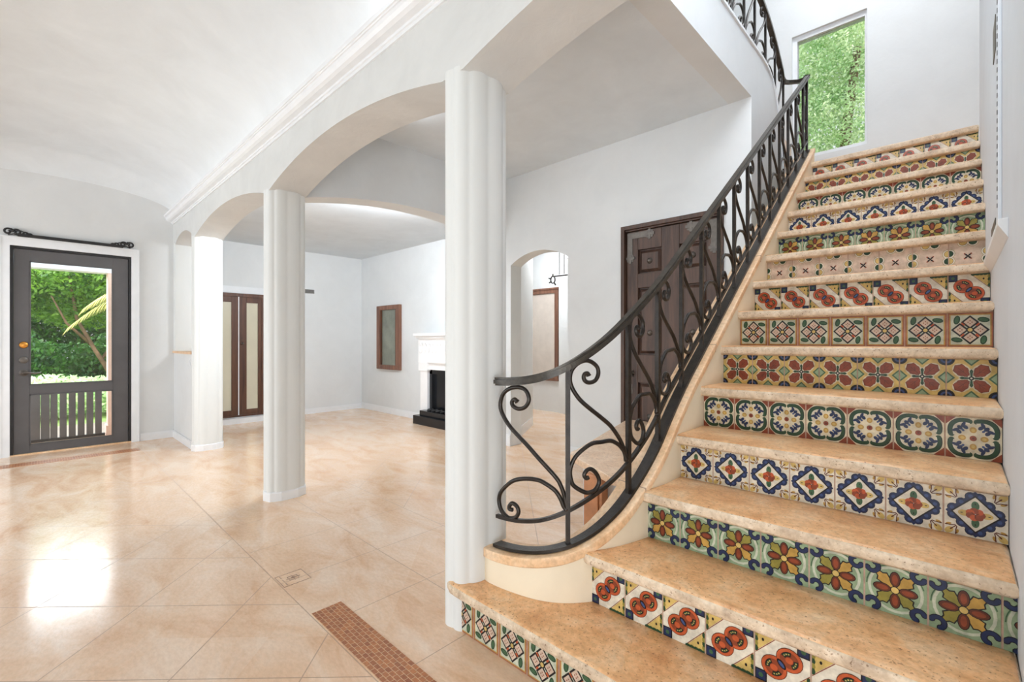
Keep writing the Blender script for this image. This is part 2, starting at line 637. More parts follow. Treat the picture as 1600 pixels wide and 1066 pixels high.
# back part of the room behind the camera: wall with wide openings
b = MB()
b.box(XG, 3.0, -4.2, -4.0, -0.1, 0.3); b.box(XG, 3.0, -4.2, -4.0, 2.5, 3.3)
for x in (-6.8, -4.6, -2.2, 0.3, 2.8):
    b.box(x - 0.15, x + 0.15, -4.2, -4.0, 0.3, 2.5)
struct(b, 'wall_back', M['wall'], 'white wall with wide openings behind the viewer', 'wall')
b = MB(); b.box(3.0, 3.2, -4.2, YB1, -0.1, 3.3)
struct(b, 'wall_side', M['wall'], 'white side wall behind the viewer', 'wall')

# vaulted ceiling
nx, ny = 60, 60
def vault(x, y):
    t = (y - 0.2) / 0.99
    if t < 0:
        t = -t
    low = 2.70 + 0.205 * math.sqrt(max(0, 1 - min(1, t) ** 2)) if t <= 1 else 2.70
    hi = 2.70 + 0.40 * math.sqrt(max(0, 1 - min(1, t) ** 2.2)) if t <= 1 else 2.70
    k = max(0, (x - XG) / 0.30)
    k = 1 - math.log(1 + math.exp(-14 * (k - 1))) / 14 if k < 3 else 1
    k = max(0, min(1, k))
    return low + (hi - low) * k
xs = [XG + 0.5 * (i / 24) ** 1.5 for i in range(25)] + [XG + 0.5 + (3.0 - XG - 0.5) * i / 10 for i in range(1, 11)]
ys = [1.19 - 1.98 * (0.5 - 0.5 * math.cos(PI * i / 48)) for i in range(49)] + [-4.1]
v = [(x, y, vault(x, y)) for x in xs for y in ys]
n_ = len(ys)
f = [(i * n_ + j, i * n_ + j + 1, (i + 1) * n_ + j + 1, (i + 1) * n_ + j) for i in range(len(xs) - 1) for j in range(n_ - 1)]
o = mobj('ceiling_vault', v, f, M['ceil'], smooth=True)
tag(o, 'white plaster vaulted ceiling over the front room', 'ceiling', kind='structure')
b = MB(); b.box(XG - 0.2, 3.2, -4.2, YB0 + 0.1, 3.3, 3.42)
struct(b, 'ceiling_slab', M['ceil'], 'slab above the vaulted ceiling', 'ceiling')

# arcade with segmental arches
def arch_pts(x0, x1, zs, rise, n=28):
    c = (x1 - x0) / 2
    R = (c * c + rise * rise) / (2 * rise)
    cx, cz = (x0 + x1) / 2, zs + rise - R
    a0 = math.asin(c / R)
    return [(cx + R * math.sin(-a0 + 2 * a0 * i / n), cz + R * math.cos(-a0 + 2 * a0 * i / n)) for i in range(n + 1)]

ZS = 2.25
poly = [(XG, 3.3), (XG, 2.345), (-6.74, 2.345)]
poly += arch_pts(-6.74, -5.93, 2.32, 0.09)
poly += [(-5.93, ZS)]
poly += arch_pts(-5.80, -3.70, ZS + 0.01, 0.135)
poly += arch_pts(-3.615, -1.555, ZS, 0.14)
poly += arch_pts(-1.415, 0.68, ZS, 0.14)
poly += [(3.0, ZS), (3.0, 3.3)]
# build as strips to avoid concave faces
low = [p for p in poly if p[1] < 3.2]
b = MB()
vv, ff = [], []
for (x, z) in low:
    vv += [(x, YB0, z), (x, YB1, z), (x, YB0, 5.6 if False else 3.3), (x, YB1, 3.3)]
for i in range(len(low) - 1):
    a, c = i * 4, (i + 1) * 4
    if abs(low[i][0] - low[i + 1][0]) < 1e-6:
        ff.append((a, a + 1, c + 1, c))
        continue
    ff += [(a, c, c + 2, a + 2), (a + 1, a + 3, c + 3, c + 1), (a, a + 1, c + 1, c), (a + 2, c + 2, c + 3, a + 3)]
b.add(vv, ff)
struct(b, 'wall_arcade', M['beam'], 'white plaster arcade wall with three wide segmental arches over the columns', 'wall')

# cornice
prof = [(YB0, 2.572), (1.180, 2.572), (1.178, 2.586), (1.171, 2.588), (1.169, 2.599), (1.160, 2.601)]
prof += [(1.160 - 0.046 * math.sin(t_), 2.601 + 0.044 * (1 - math.cos(t_))) for t_ in (0.4, 0.8, 1.2, 1.57)]
prof += [(1.108, 2.647), (1.106, 2.653), (1.100, 2.655), (1.098, 2.676), (YB0, 2.676)]
b = MB(); b.prism(prof, 'x', XG, 3.0)
struct(b, 'trim_cornice', M['trim'], 'white stepped cornice moulding along the arcade under the vault', 'trim')
# warm cove strip lying on the cornice
l = light('cove_strip_light', 'AREA', (-3.0, 1.145, 2.682), (-3.0, 1.10, 3.2), 0.9, (1.0, 0.60, 0.30), 7.6, 0.03)

# pilaster + low wall beside column nearest the door
b = MB(); b.box(XG, -6.74, YB0 + 0.004, YB1 - 0.004, 1.04, 2.347)
struct(b, 'wall_pilaster', M['column'], 'narrow white pilaster standing on the low wall beside the door wall', 'wall')
b = MB(); b.box(XG, -5.96, 1.20, 1.36, 0, 1.02)
struct(b, 'wall_low', M['wall'], 'low white wall between the corner and the farthest column', 'wall')
b = MB(); b.box(XG, -5.94, 1.185, 1.375, 1.02, 1.045)
struct(b, 'trim_ledge', M['cap'], 'peach stone ledge capping the low white wall', 'trim')

# fireplace room shell
XF = -7.47
YF = 3.985
b = MB(); b.box(XF - 0.2, XF, 1.3, YF + 0.2, -0.1, 3.0)
struct(b, 'wall_far_left', M['wall'], 'white wall with the brown double doors', 'wall')
b = MB(); b.box(XF, XG - 0.2, 1.25, YB1 + 0.05, -0.1, 3.0)
struct(b, 'wall_return', M['wall'], 'short white return wall behind the low wall', 'wall')
b = MB(); b.box(XF, -3.93, YF, YF + 0.2, -0.1, 3.0)
struct(b, 'wall_fireplace', M['wall'], 'white wall holding the narrow mirror and the fireplace', 'wall')
b = MB(); b.box(XF, -3.92, YB1, YF, 2.585, 2.70)
struct(b, 'ceiling_fireplace_room', M['ceil'], 'flat white ceiling of the fireplace room', 'ceiling')

# arch wall between hall and fireplace room (x = -3.7)
ap = arch_pts(YB1, YD + 0.02, 2.285, 0.145)
vv, ff = [], []
for (y, z) in ap:
    vv += [(-3.70, y, z), (-3.92, y, z), (-3.70, y, 3.2), (-3.92, y, 3.2)]
for i in range(len(ap) - 1):
    a, c = i * 4, (i + 1) * 4
    ff += [(a, c, c + 2, a + 2), (a + 1, a + 3, c + 3, c + 1), (a, a + 1, c + 1, c), (a + 2, c + 2, c + 3, a + 3)]
b = MB(); b.add(vv, ff)
b.box(-3.92, -3.70, YD, 4.0, 0, 3.2)
struct(b, 'wall_arch', M['wall'], 'white wall with one broad low arch into the fireplace room', 'wall')

# wall with the carved door and small arched opening
DX0, DX1, DZT = -2.17, -1.285, 2.185
AX0, AX1 = -3.557, -2.773
b = MB()
ha = arch_pts(AX0, AX1, 2.0, 0.115, 16)
b.box(-3.72, AX0, YD, YD + 0.17, 0, 3.3)
b.box(AX1, DX0, YD, YD + 0.17, 0, 3.3)
b.box(DX0, DX1, YD, YD + 0.17, DZT, 3.3)
b.box(DX1, XM, YD, YD + 0.17, 0, ZH); b.box(DX1, XM - 0.165, YD, YD + 0.17, ZH, 3.3)
vv, ff = [], []
for (x, z) in ha:
    vv += [(x, YD, z), (x, YD + 0.17, z), (x, YD, 3.3), (x, YD + 0.17, 3.3)]
for i in range(len(ha) - 1):
    a, c = i * 4, (i + 1) * 4
    ff += [(a, c, c + 2, a + 2), (a + 1, a + 3, c + 3, c + 1), (a, a + 1, c + 1, c)]
b.add(vv, ff)
struct(b, 'wall_hall', M['wall'], 'white wall with the carved door and the small arched opening', 'wall')

b = MB(); b.box(-3.92, XM - 0.16, YB1, YD, ZH, 3.2)
struct(b, 'ceiling_hall', M['ceil'], 'flat white ceiling under the mezzanine', 'ceiling')

# mezzanine fascia with the swept end
cur = [(0.9, 3.35), (3.9, 3.352), (4.02, 3.345), (4.12, 3.325), (4.2, 3.29), (4.27, 3.24), (4.32, 3.18), (4.37, 3.09), (4.42, 2.96), (4.47, 2.80), (4.52, 2.66)]
b = MB()
vv, ff = [], []
for (y, z) in cur:
    zl = ZH if y < YD else 0.0
    vv += [(XM, y, zl), (XM - 0.16, y, zl), (XM, y, z), (XM - 0.16, y, z)]
# insert the corner at YD
vv, ff = [], []
pts = [(YB1, 3.35, ZH), (YD + 0.17, 3.352, ZH), (YD + 0.17, 3.352, 0.0)] + [(y, z, 0.0) for (y, z) in cur if y > YD + 0.17]
for (y, z, zl) in pts:
    vv += [(XM, y, zl), (XM - 0.16, y, zl), (XM, y, z), (XM - 0.16, y, z)]
for i in range(len(pts) - 1):
    a, c = i * 4, (i + 1) * 4
    if pts[i][0] == pts[i + 1][0]:
        ff += [(a, a + 1, c + 1, c)]
        continue
    ff += [(a, c, c + 2, a + 2), (a + 1, a + 3, c + 3, c + 1), (a, a + 1, c + 1, c), (a + 2, c + 2, c + 3, a + 3)]
e = (len(pts) - 1) * 4
ff += [(0, 2, 3, 1), (e, e + 1, e + 3, e + 2)]
b.add(vv, ff)
struct(b, 'wall_mezzanine', M['wall'], 'white mezzanine fascia wall sweeping down to the landing', 'wall')
# cap line on the fascia
b = MB()
capc = [(YB1, 3.35)] + [c for c in cur if c[0] > 2]
for i in range(len(capc) - 1):
    (y0, z0), (y1, z1) = capc[i], capc[i + 1]
    b.add([(XM + 0.012, y0, z0), (XM - 0.172, y0, z0), (XM - 0.172, y1, z1), (XM + 0.012, y1, z1),
           (XM + 0.012, y0, z0 + 0.02), (XM - 0.172, y0, z0 + 0.02), (XM - 0.172, y1, z1 + 0.02), (XM + 0.012, y1, z1 + 0.02)],
          [(0, 1, 2, 3), (4, 7, 6, 5), (0, 3, 7, 4), (1, 5, 6, 2), (0, 4, 5, 1), (3, 2, 6, 7)])
struct(b, 'trim_mezzanine', M['trim'], 'thin white cap on the mezzanine fascia', 'trim')

# stairwell shell
b = MB(); b.box(XR, XR + 0.2, YB0, 4.42, 0, 5.6)
struct(b, 'wall_right', M['wall_cool'], 'cool white wall along the right side of the stairs', 'wall')
WX0, WX1, WZ0, WZ1 = -1.24, -0.615, 3.04, 4.33
b = MB()
YW = 5.5
b.box(-4.2, WX0, YW, YW + 0.2, 2.4, 5.6); b.box(WX1, 2.4, YW, YW + 0.2, 2.4, 5.6)
b.box(WX0, WX1, YW, YW + 0.2, 2.4, WZ0); b.box(WX0, WX1, YW, YW + 0.2, WZ1, 5.6)
struct(b, 'wall_landing', M['wall'], 'white wall behind the stair landing holding the tall window', 'wall')
b = MB(); b.box(-4.2, -4.0, YB1, YW, 3.2, 5.6)
struct(b, 'wall_upper_left', M['wall'], 'white upper wall beyond the mezzanine', 'wall')
b = MB(); b.box(2.4, 2.6, YB0, YW + 0.2, 2.4, 5.6)
struct(b, 'wall_upper_right', M['wall'], 'white upper wall beyond the landing', 'wall')
b = MB(); b.box(-4.2, 2.6, YB0, YB1, 3.3, 5.6)
struct(b, 'wall_upper_front', M['wall'], 'white upper wall above the arcade', 'wall')
b = MB(); b.box(-4.2, 2.6, YB0, YW + 0.2, 5.6, 5.7)
struct(b, 'ceiling_upper', M['ceil'], 'high white ceiling over the stair well', 'ceiling')
b = MB(); b.box(-4.2, XM - 0.16, 3.676, 4.5, 3.1, 3.2); b.box(-4.2, XM - 0.16, 4.5, YW, 3.0, 3.2); b.box(XR + 0.2, 2.4, YB0, YW, 2.5, 2.66)
b.box(-2.6, XR - 0.0, 4.815, YW, 2.5, 2.66)
struct(b, 'floor_upper', M['floor'], 'upper landing floor beside the stair well', 'floor')

# inner hall beyond the small arch
b = MB(); b.box(-6.2, -4.62, 5.95, 6.15, -0.1, 3.3)
struct(b, 'wall_inner_back', M['wall'], 'white back wall of the inner hall with the brown framed panel', 'wall')
b = MB(); b.box(-4.63, -1.3, 5.9, 6.15, -0.1, 3.3)
struct(b, 'wall_inner_side', M['wall'], 'white wall edge right of the brown framed panel in the inner hall', 'wall')
b = MB(); b.prism([(-3.84, 4.14), (-4.22, 4.80), (-4.36, 4.74), (-4.02, 4.06)], 'z', 0, 3.3)
struct(b, 'wall_inner_pier', M['wall'], 'white pier inside the small arched opening', 'wall')
b = MB(); b.box(-6.4, -6.2, 4.2, 6.15, -0.1, 3.3)
struct(b, 'wall_inner_left', M['wall'], 'white left wall of the inner hall', 'wall')
b = MB(); b.box(-6.2, -1.3, YD + 0.17, 6.0, 3.0, 3.1)
struct(b, 'ceiling_inner', M['ceil'], 'white ceiling of the inner hall', 'ceiling')

# baseboards
def baseboard(name, segs, label, h=0.085, t=0.014):
    b = MB()
    for (x0, x1, y0, y1) in segs:
        b.box(x0, x1, y0, y1, 0, h - 0.012)
        b.box(x0 + (0.004 if x1 - x0 < 0.05 else 0), x1 - (0.004 if x1 - x0 < 0.05 else 0),
              y0 + (0.004 if y1 - y0 < 0.05 else 0), y1 - (0.004 if y1 - y0 < 0.05 else 0), h - 0.012, h)
    return struct(b, name, M['trim'], label, 'baseboard')
baseboard('baseboard_left', [(XG, XG + 0.016, 0.872, 1.20), (XG, XG + 0.016, -4, -0.23)], 'white baseboard beside the glazed door')
baseboard('baseboard_low_wall', [(XG, -5.93, 1.184, 1.20)], 'white baseboard along the low wall')
baseboard('baseboard_far', [(XF, XF + 0.016, 2.5, YF)], 'white baseboard right of the double doors')
baseboard('baseboard_fireplace', [(XF, -5.56, YF - 0.016, YF)], 'white baseboard left of the fireplace', 0.10)
baseboard('baseboard_hall', [(-3.70, AX0, YD - 0.014, YD), (AX1, DX0 - 0.02, YD - 0.014, YD)], 'white baseboard under the small arch and carved door', 0.13)
b = MB(); b.prism([(-3.826, 4.128), (-4.212, 4.796), (-4.222, 4.80), (-3.84, 4.14)], 'z', 0, 0.12)
struct(b, 'baseboard_inner', M['trim'], 'white baseboard of the pier in the inner hall', 'baseboard')

# ---------------------------------------------------------------- columns
def column(xc, z0, z1, label, plinth=True):
    root = empty('column', (xc, 1.32, z0), label, 'column', None, 'thing')
    ax, ay = 0.098, 0.142
    nl = 9
    def ring(z, k=1.0, lobes=True, n=nl * 14, e=2.3):
        pts = []
        for i in range(n):
            th = 2 * PI * i / n
            c, s = math.cos(th), math.sin(th)
            rx = ax * math.copysign(abs(c) ** (2 / e), c)
            ry = ay * math.copysign(abs(s) ** (2 / e), s)
            g = 1.0
            if lobes:
                g = 0.925 + 0.085 * abs(math.sin(nl * th / 2 + 0.35)) ** 0.6
            pts.append((rx * k * g, ry * k * g, z))
        return pts
    H_ = z1 - z0
    zz = [0.0, H_ * 0.5, H_]
    n = nl * 14
    v = []
    for z in zz:
        v += ring(z)
    f = [(i * n + k, i * n + (k + 1) % n, (i + 1) * n + (k + 1) % n, (i + 1) * n + k) for i in range(2) for k in range(n)]
    mobj('shaft', v, f, M['column'], root, smooth=True)
    if plinth:
        v = []
        m = 10
        for z, k in ((0, 1.07), (0.058, 1.07), (0.066, 1.03)):
            for i in range(m):
                th = 2 * PI * (i + 0.5) / m
                c, s = math.cos(th), math.sin(th)
                v.append((ax * k * math.copysign(abs(c) ** 0.8, c), ay * k * math.copysign(abs(s) ** 0.8, s), z))
        f = [(i * m + j, i * m + (j + 1) % m, (i + 1) * m + (j + 1) % m, (i + 1) * m + j) for i in range(2) for j in range(m)]
        f.append(tuple(2 * m + j for j in range(m)))
        mobj('plinth', v, f, M['trim'], root)
    return root
column(-1.484, 0.0, ZS + 0.02, 'nearest white fluted column standing half on the first step', plinth=False)
column(-3.640, 0.0, ZS + 0.02, 'middle white fluted column standing on the open floor')
column(-5.84, 0.0, ZS + 0.03, 'farthest white fluted column beside the low wall')

# ---------------------------------------------------------------- staircase
R, T, Y1 = 0.19, 0.2581, 0.9023
XL = -0.873
def nose(y): return R * (y - Y1) / T

def px_s(c): return s2l(c)
TC = {}
def tcol(name, c):
    m = plain('tile ' + name, c, 0.32, 0, 0.24, 34, 0.0, 0.35)
    TC[name] = m
TPAL = dict(cream=(204, 194, 167), pale=(183, 186, 166), green=(134, 153, 122), dgreen=(37, 65, 43), olive=(131, 122, 57), navy=(34, 45, 77),
            ink=(23, 22, 25), rust=(128, 61, 39), orange=(175, 82, 48), yellow=(192, 165, 98), ochre=(174, 138, 69),
            brown=(90, 45, 30), leaf=(60, 91, 64), blue=(56, 74, 117), white=(205, 198, 181), brick=(153, 95, 71), rose=(195, 174, 155))
for k_, c_ in TPAL.items():
    tcol(k_, c_)
TN = list(TPAL)
TM = [TC[k] for k in TN] + [M['grout']]
TI = {k: i for i, k in enumerate(TN)}
EPS = 0.0003


class Tile:
    def __init__(s, mb, cx, cz, y, h, clipz=None):
        s.mb, s.cx, s.cz, s.y, s.h, s.k, s.c = mb, cx, cz, y, h, 1, 0
    def poly(s, pts, c, k=None):
        k = s.k if k is None else k
        s.c += 1
        y = s.y - EPS * k - 2e-6 * s.c
        v = [(s.cx + max(-1, min(1, u)) * s.h, y, s.cz + max(-1, min(1, w)) * s.h) for u, w in pts]
        s.mb.add(v, [tuple(range(len(v)))], TI[c])
    def ell(s, u, w, a, b, c, k=None, rot=0.0, n=14):
        cr, sr = math.cos(rot), math.sin(rot)
        p = []
        for i in range(n):
            t = 2 * PI * i / n
            x, z = a * math.cos(t), b * math.sin(t)
            p.append((u + x * cr - z * sr, w + x * sr + z * cr))
        s.poly(p, c, k)
    def stroke(s, pts, wd, c, k=None):
        n = len(pts)
        L, Rr = [], []
        for i, (x, z) in enumerate(pts):
            x0, z0 = pts[max(i - 1, 0)]; x1, z1 = pts[min(i + 1, n - 1)]
            d = math.hypot(x1 - x0, z1 - z0) or 1
            nx_, nz_ = -(z1 - z0) / d, (x1 - x0) / d
            ww = wd[i] if isinstance(wd, (list, tuple)) else wd
            L.append((x + nx_ * ww, z + nz_ * ww)); Rr.append((x - nx_ * ww, z - nz_ * ww))
        for i in range(n - 1):
            s.poly([L[i], L[i + 1], Rr[i + 1], Rr[i]], c, k)
    def arc(s, u, w, r, a0, a1, wd, c, k=None, n=9, ry=None):
        ry = ry or r
        s.stroke([(u + r * math.cos(a0 + (a1 - a0) * i / n), w + ry * math.sin(a0 + (a1 - a0) * i / n)) for i in range(n + 1)], wd, c, k)


def rot4(fn):
    for q in range(4):
        a = q * PI / 2
        fn(math.cos(a), math.sin(a), a)

def t_diamond(t):
    t.poly([(-1, -1), (1, -1), (1, 1), (-1, 1)], 'brick', 1)
    t.poly([(-.93, -.93), (.93, -.93), (.93, .93), (-.93, .93)], 'ochre', 2)
    t.poly([(-.87, -.87), (.87, -.87), (.87, .87), (-.87, .87)], 'pale', 3)
    for q in range(4):
        a = q * PI / 2
        cx, cz = .45 * math.cos(a), .45 * math.sin(a)
        for r_, c, k in ((.41, 'ink', 4), (.29, 'rose', 5)):
            t.poly([(cx + r_, cz), (cx, cz + r_), (cx - r_, cz), (cx, cz - r_)], c, k)
        for (du, dw) in ((.09, 0), (-.09, 0), (0, .09), (0, -.09)):
            t.ell(cx + du, cz + dw, .035, .035, 'rust', 6, n=6)
        a2 = a + PI / 4
        gx, gz = .72 * math.cos(a2), .72 * math.sin(a2)
        t.ell(gx * 1.16, gz * 1.16, .27, .15, 'dgreen', 4, a2 + PI / 2 + .6)
        t.ell(gx * 1.16, gz * 1.16, .20, .09, 'leaf', 5, a2 + PI / 2 + .6)
        t.stroke([(.36 * math.cos(a2), .36 * math.sin(a2)), (.56 * math.cos(a2), .56 * math.sin(a2))], .06, 'orange', 4)
        t.stroke([(.30 * math.cos(a2 - .25), .30 * math.sin(a2 - .25)), (.5 * math.cos(a2 - .2), .5 * math.sin(a2 - .2))], .02, 'ink', 5)
    t.ell(0, 0, .17, .17, 'ink', 7); t.ell(0, 0, .11, .11, 'yellow', 8)

def t_tomato(t, flip=1):
    t.poly([(-1, -1), (1, -1), (1, 1), (-1, 1)], 'white', 1)
    for q in (1, -1):
        # yellow triangle corners with green scalloped edge (top-left / bottom-right)
        t.poly([(-q * flip, q), (-q * flip, .08 * q), (-.12 * q * flip, q)], 'yellow', 2)
        t.stroke([(-q * flip, .05 * q), (-.09 * q * flip, q)], .018, 'rust', 3)
        for i in range(5):
            f_ = i / 4
            t.ell(-q * flip * (.98 - .85 * f_ * .9), q * .97, .13, .10, 'dgreen', 3, n=7)
            t.ell(-q * flip * .97, q * (.98 - .75 * f_), .09, .13, 'olive' if i % 2 else 'dgreen', 3, n=7)
        t.ell(-q * flip * .70, q * .66, .05, .07, 'ink', 4, n=6)
        # navy square corners
        a, bb = (q * flip), q
        t.poly([(a, bb), (a * .55, bb), (a * .55, bb * .55), (a, bb * .55)], 'ink', 3)
        t.poly([(a * .96, bb * .96), (a * .60, bb * .96), (a * .60, bb * .60), (a * .96, bb * .60)], 'navy', 4)
        t.ell(a * .78, bb * .78, .10, .10, 'leaf', 5, n=6)
        cx, cz = q * .28 * flip, q * .25
        t.ell(cx, cz, .49, .46, 'brown', 5, n=20); t.ell(cx, cz, .465, .435, 'orange', 6, n=20)
        t.ell(cx, cz, .35, .32, 'rust', 7, n=18)
        base = math.atan2(q, q * flip)
        for da in (-1.25, 1.25):
            t.arc(cx, cz, .24, base + da - .7, base + da + .7, .085, 'ink', 8)
            t.arc(cx, cz, .24, base + da - .6, base + da + .6, .05, 'dgreen', 9)
            for i in range(3):
                aa = base + da - .4 + i * .4
                t.ell(cx + .24 * math.cos(aa), cz + .24 * math.sin(aa), .03, .03, 'yellow', 10, n=5)
        t.ell(cx, cz, .14, .12, 'orange', 9)
    t.ell(0, 0, .22, .11, 'ink', 11, -PI / 4 * flip); t.ell(0, 0, .15, .06, 'blue', 12, -PI / 4 * flip)

def t_flower(t):
    t.poly([(-1, -1), (1, -1), (1, 1), (-1, 1)], 'green', 1)
    t.arc(0, 0, .86, 0, 2 * PI, .05, 'pale', 2, 24); t.arc(0, 0, .95, .3, PI, .02, 'leaf', 2, 16)
    for q in range(4):
        a = q * PI / 2; a2 = a + PI / 4
        c2, s2 = math.cos(a2), math.sin(a2)
        def pt(r, o): return (r * c2 - o * s2, r * s2 + o * c2)
        t.poly([pt(.08, .04), pt(.42, .20), pt(.62, .26), pt(.70, .14), pt(.82, .10), pt(.82, -.10), pt(.70, -.14), pt(.62, -.26), pt(.42, -.20), pt(.08, -.04)], 'ink', 3)
        t.poly([pt(.10, .02), pt(.42, .16), pt(.60, .21), pt(.67, .10), pt(.78, .07), pt(.78, -.07), pt(.67, -.10), pt(.60, -.21), pt(.42, -.16), pt(.10, -.02)], ('ochre', 'olive', 'olive', 'ochre')[(q + int(abs(t.cx) * 31)) % 4], 4)
        t.ell(.43 * math.cos(a), .43 * math.sin(a), .31, .185, 'ink', 5, a)
        t.ell(.43 * math.cos(a), .43 * math.sin(a), .28, .155, 'brown', 6, a)
        t.ell(.42 * math.cos(a), .42 * math.sin(a), .20, .095, 'rust', 7, a)
        # hooks in the corners
        cx, cz = 1.06 * c2, 1.06 * s2
        t.arc(cx, cz, .20, a2 + PI - 1.9, a2 + PI + 1.9, .10, 'ink', 3, 12)
        t.arc(cx, cz, .20, a2 + PI - 1.8, a2 + PI + 1.8, .07, 'navy', 4, 12)
        for sg in (-1, 1):
            t.ell(cx + .20 * math.cos(a2 + PI + sg * 1.9), cz + .20 * math.sin(a2 + PI + sg * 1.9), .12, .12, 'ink', 3, n=9)
            t.ell(cx + .20 * math.cos(a2 + PI + sg * 1.9), cz + .20 * math.sin(a2 + PI + sg * 1.9), .09, .09, 'navy', 4, n=9)
    t.ell(0, 0, .155, .155, 'ink', 8); t.ell(0, 0, .125, .125, 'yellow', 9)

def t_rose(t):
    t.poly([(-1, -1), (1, -1), (1, 1), (-1, 1)], 'white', 1)
    for q in range(4):
        a2 = q * PI / 2 + PI / 4
        c2, s2 = math.cos(a2), math.sin(a2)
        def pt(r, o): return (r * c2 - o * s2, r * s2 + o * c2)
        t.ell(*pt(1.20, .0), .17, .12, 'yellow', 2, a2)
        t.ell(*pt(1.02, .20), .10, .05, 'ochre', 2, a2 + .5); t.ell(*pt(1.02, -.20), .10, .05, 'ochre', 2, a2 - .5)
        for sg in (-1, 0, 1):
            t.stroke([pt(.86, .03 * sg), pt(1.0, .12 * sg), pt(1.12, .24 * sg)], .018, 'brown', 3)
            t.ell(*pt(1.10, .22 * sg), .06, .03, 'brown', 3, a2 + .6 * sg, n=7)
    for q in range(4):
        a = q * PI / 2
        # scallops along each side of the diamond
        for i in range(3):
            f_ = (i + .5) / 3
            ux = .86 * math.cos(a) * (1 - f_) + .86 * math.cos(a + PI / 2) * f_
            uz = .86 * math.sin(a) * (1 - f_) + .86 * math.sin(a + PI / 2) * f_
            t.ell(ux, uz, .20, .20, 'ink', 4, n=12)
            t.ell(ux, uz, .175, .175, 'navy', 5, n=12)
            t.ell(ux * 1.04, uz * 1.04, .08, .08, 'blue', 6, n=7)
    d = lambda r: [(r, 0), (0, r), (-r, 0), (0, -r)]
    t.poly(d(.97), 'navy', 5); t.poly(d(.80), 'ink', 6); t.poly(d(.72), 'white', 7)
    for q in range(4):
        a = q * PI / 2
        col = 'yellow' if q % 2 == 0 else 'leaf'
        t.ell(.36 * math.cos(a), .36 * math.sin(a), .20, .13, col, 8, a)
        t.ell(.44 * math.cos(a), .44 * math.sin(a), .05, .02, 'ink', 9, a, n=6)
    for i in range(7):
        a = i * 2 * PI / 7
        t.ell(.18 * math.cos(a), .15 * math.sin(a), .15, .13, 'orange' if i % 2 else 'rust', 9, n=9)
    t.stroke([(-.12, .07), (0, -.02), (.12, .06)], .018, 'brown', 10); t.stroke([(0, -.02), (.01, -.14)], .015, 'brown', 10)

def t_round(t):
    t.poly([(-1, -1), (1, -1), (1, 1), (-1, 1)], 'cream', 1)
    for q in range(4):
        a = q * PI / 2; a2 = a + PI / 4
        c2, s2 = math.cos(a2), math.sin(a2)
        def pt(r, o): return (r * c2 - o * s2, r * s2 + o * c2)
        t.poly([(math.copysign(1, c2), math.copysign(1, s2)), (math.copysign(1, c2), math.copysign(.6, s2)), (math.copysign(.6, c2), math.copysign(1, s2))], 'rust', 2)
        def sq(r, g):
            return [((r + g * math.cos(2 * d) ** 2) * math.cos(a2 + d), (r + g * math.cos(2 * d) ** 2) * math.sin(a2 + d)) for d in [(-.62 + 1.24 * i / 14) for i in range(15)]]
        t.stroke(sq(.80, .19), .115, 'ink', 3)
        t.stroke(sq(.80, .19), .085, 'dgreen', 4)
        t.stroke(sq(.68, .19), .030, 'white', 5)
        for sg in (-1, 1):
            p = (.80 * math.cos(a2 + sg * .62), .80 * math.sin(a2 + sg * .62))
            t.ell(p[0], p[1], .12, .12, 'dgreen', 4, n=10)
        for o_, r_ in ((-.17, .56), (0, .68), (.17, .56)):
            t.ell(*pt(r_, o_), .12, .085, 'navy', 5, a2, n=10)
        t.ell(*pt(.70, .20), .15, .07, 'navy', 5, a2 + 1.2, n=9); t.ell(*pt(.70, -.20), .15, .07, 'navy', 5, a2 - 1.2, n=9)
        t.ell(*pt(.52, 0), .07, .05, 'blue', 6, a2, n=8)
        t.ell(.40 * math.cos(a), .40 * math.sin(a), .145, .13, 'ochre', 5, a); t.ell(.39 * math.cos(a), .39 * math.sin(a), .08, .07, 'yellow', 6, a, n=8)
    t.ell(0, 0, .13, .13, 'rust', 6); t.ell(0, 0, .05, .05, 'brown', 7, n=7)

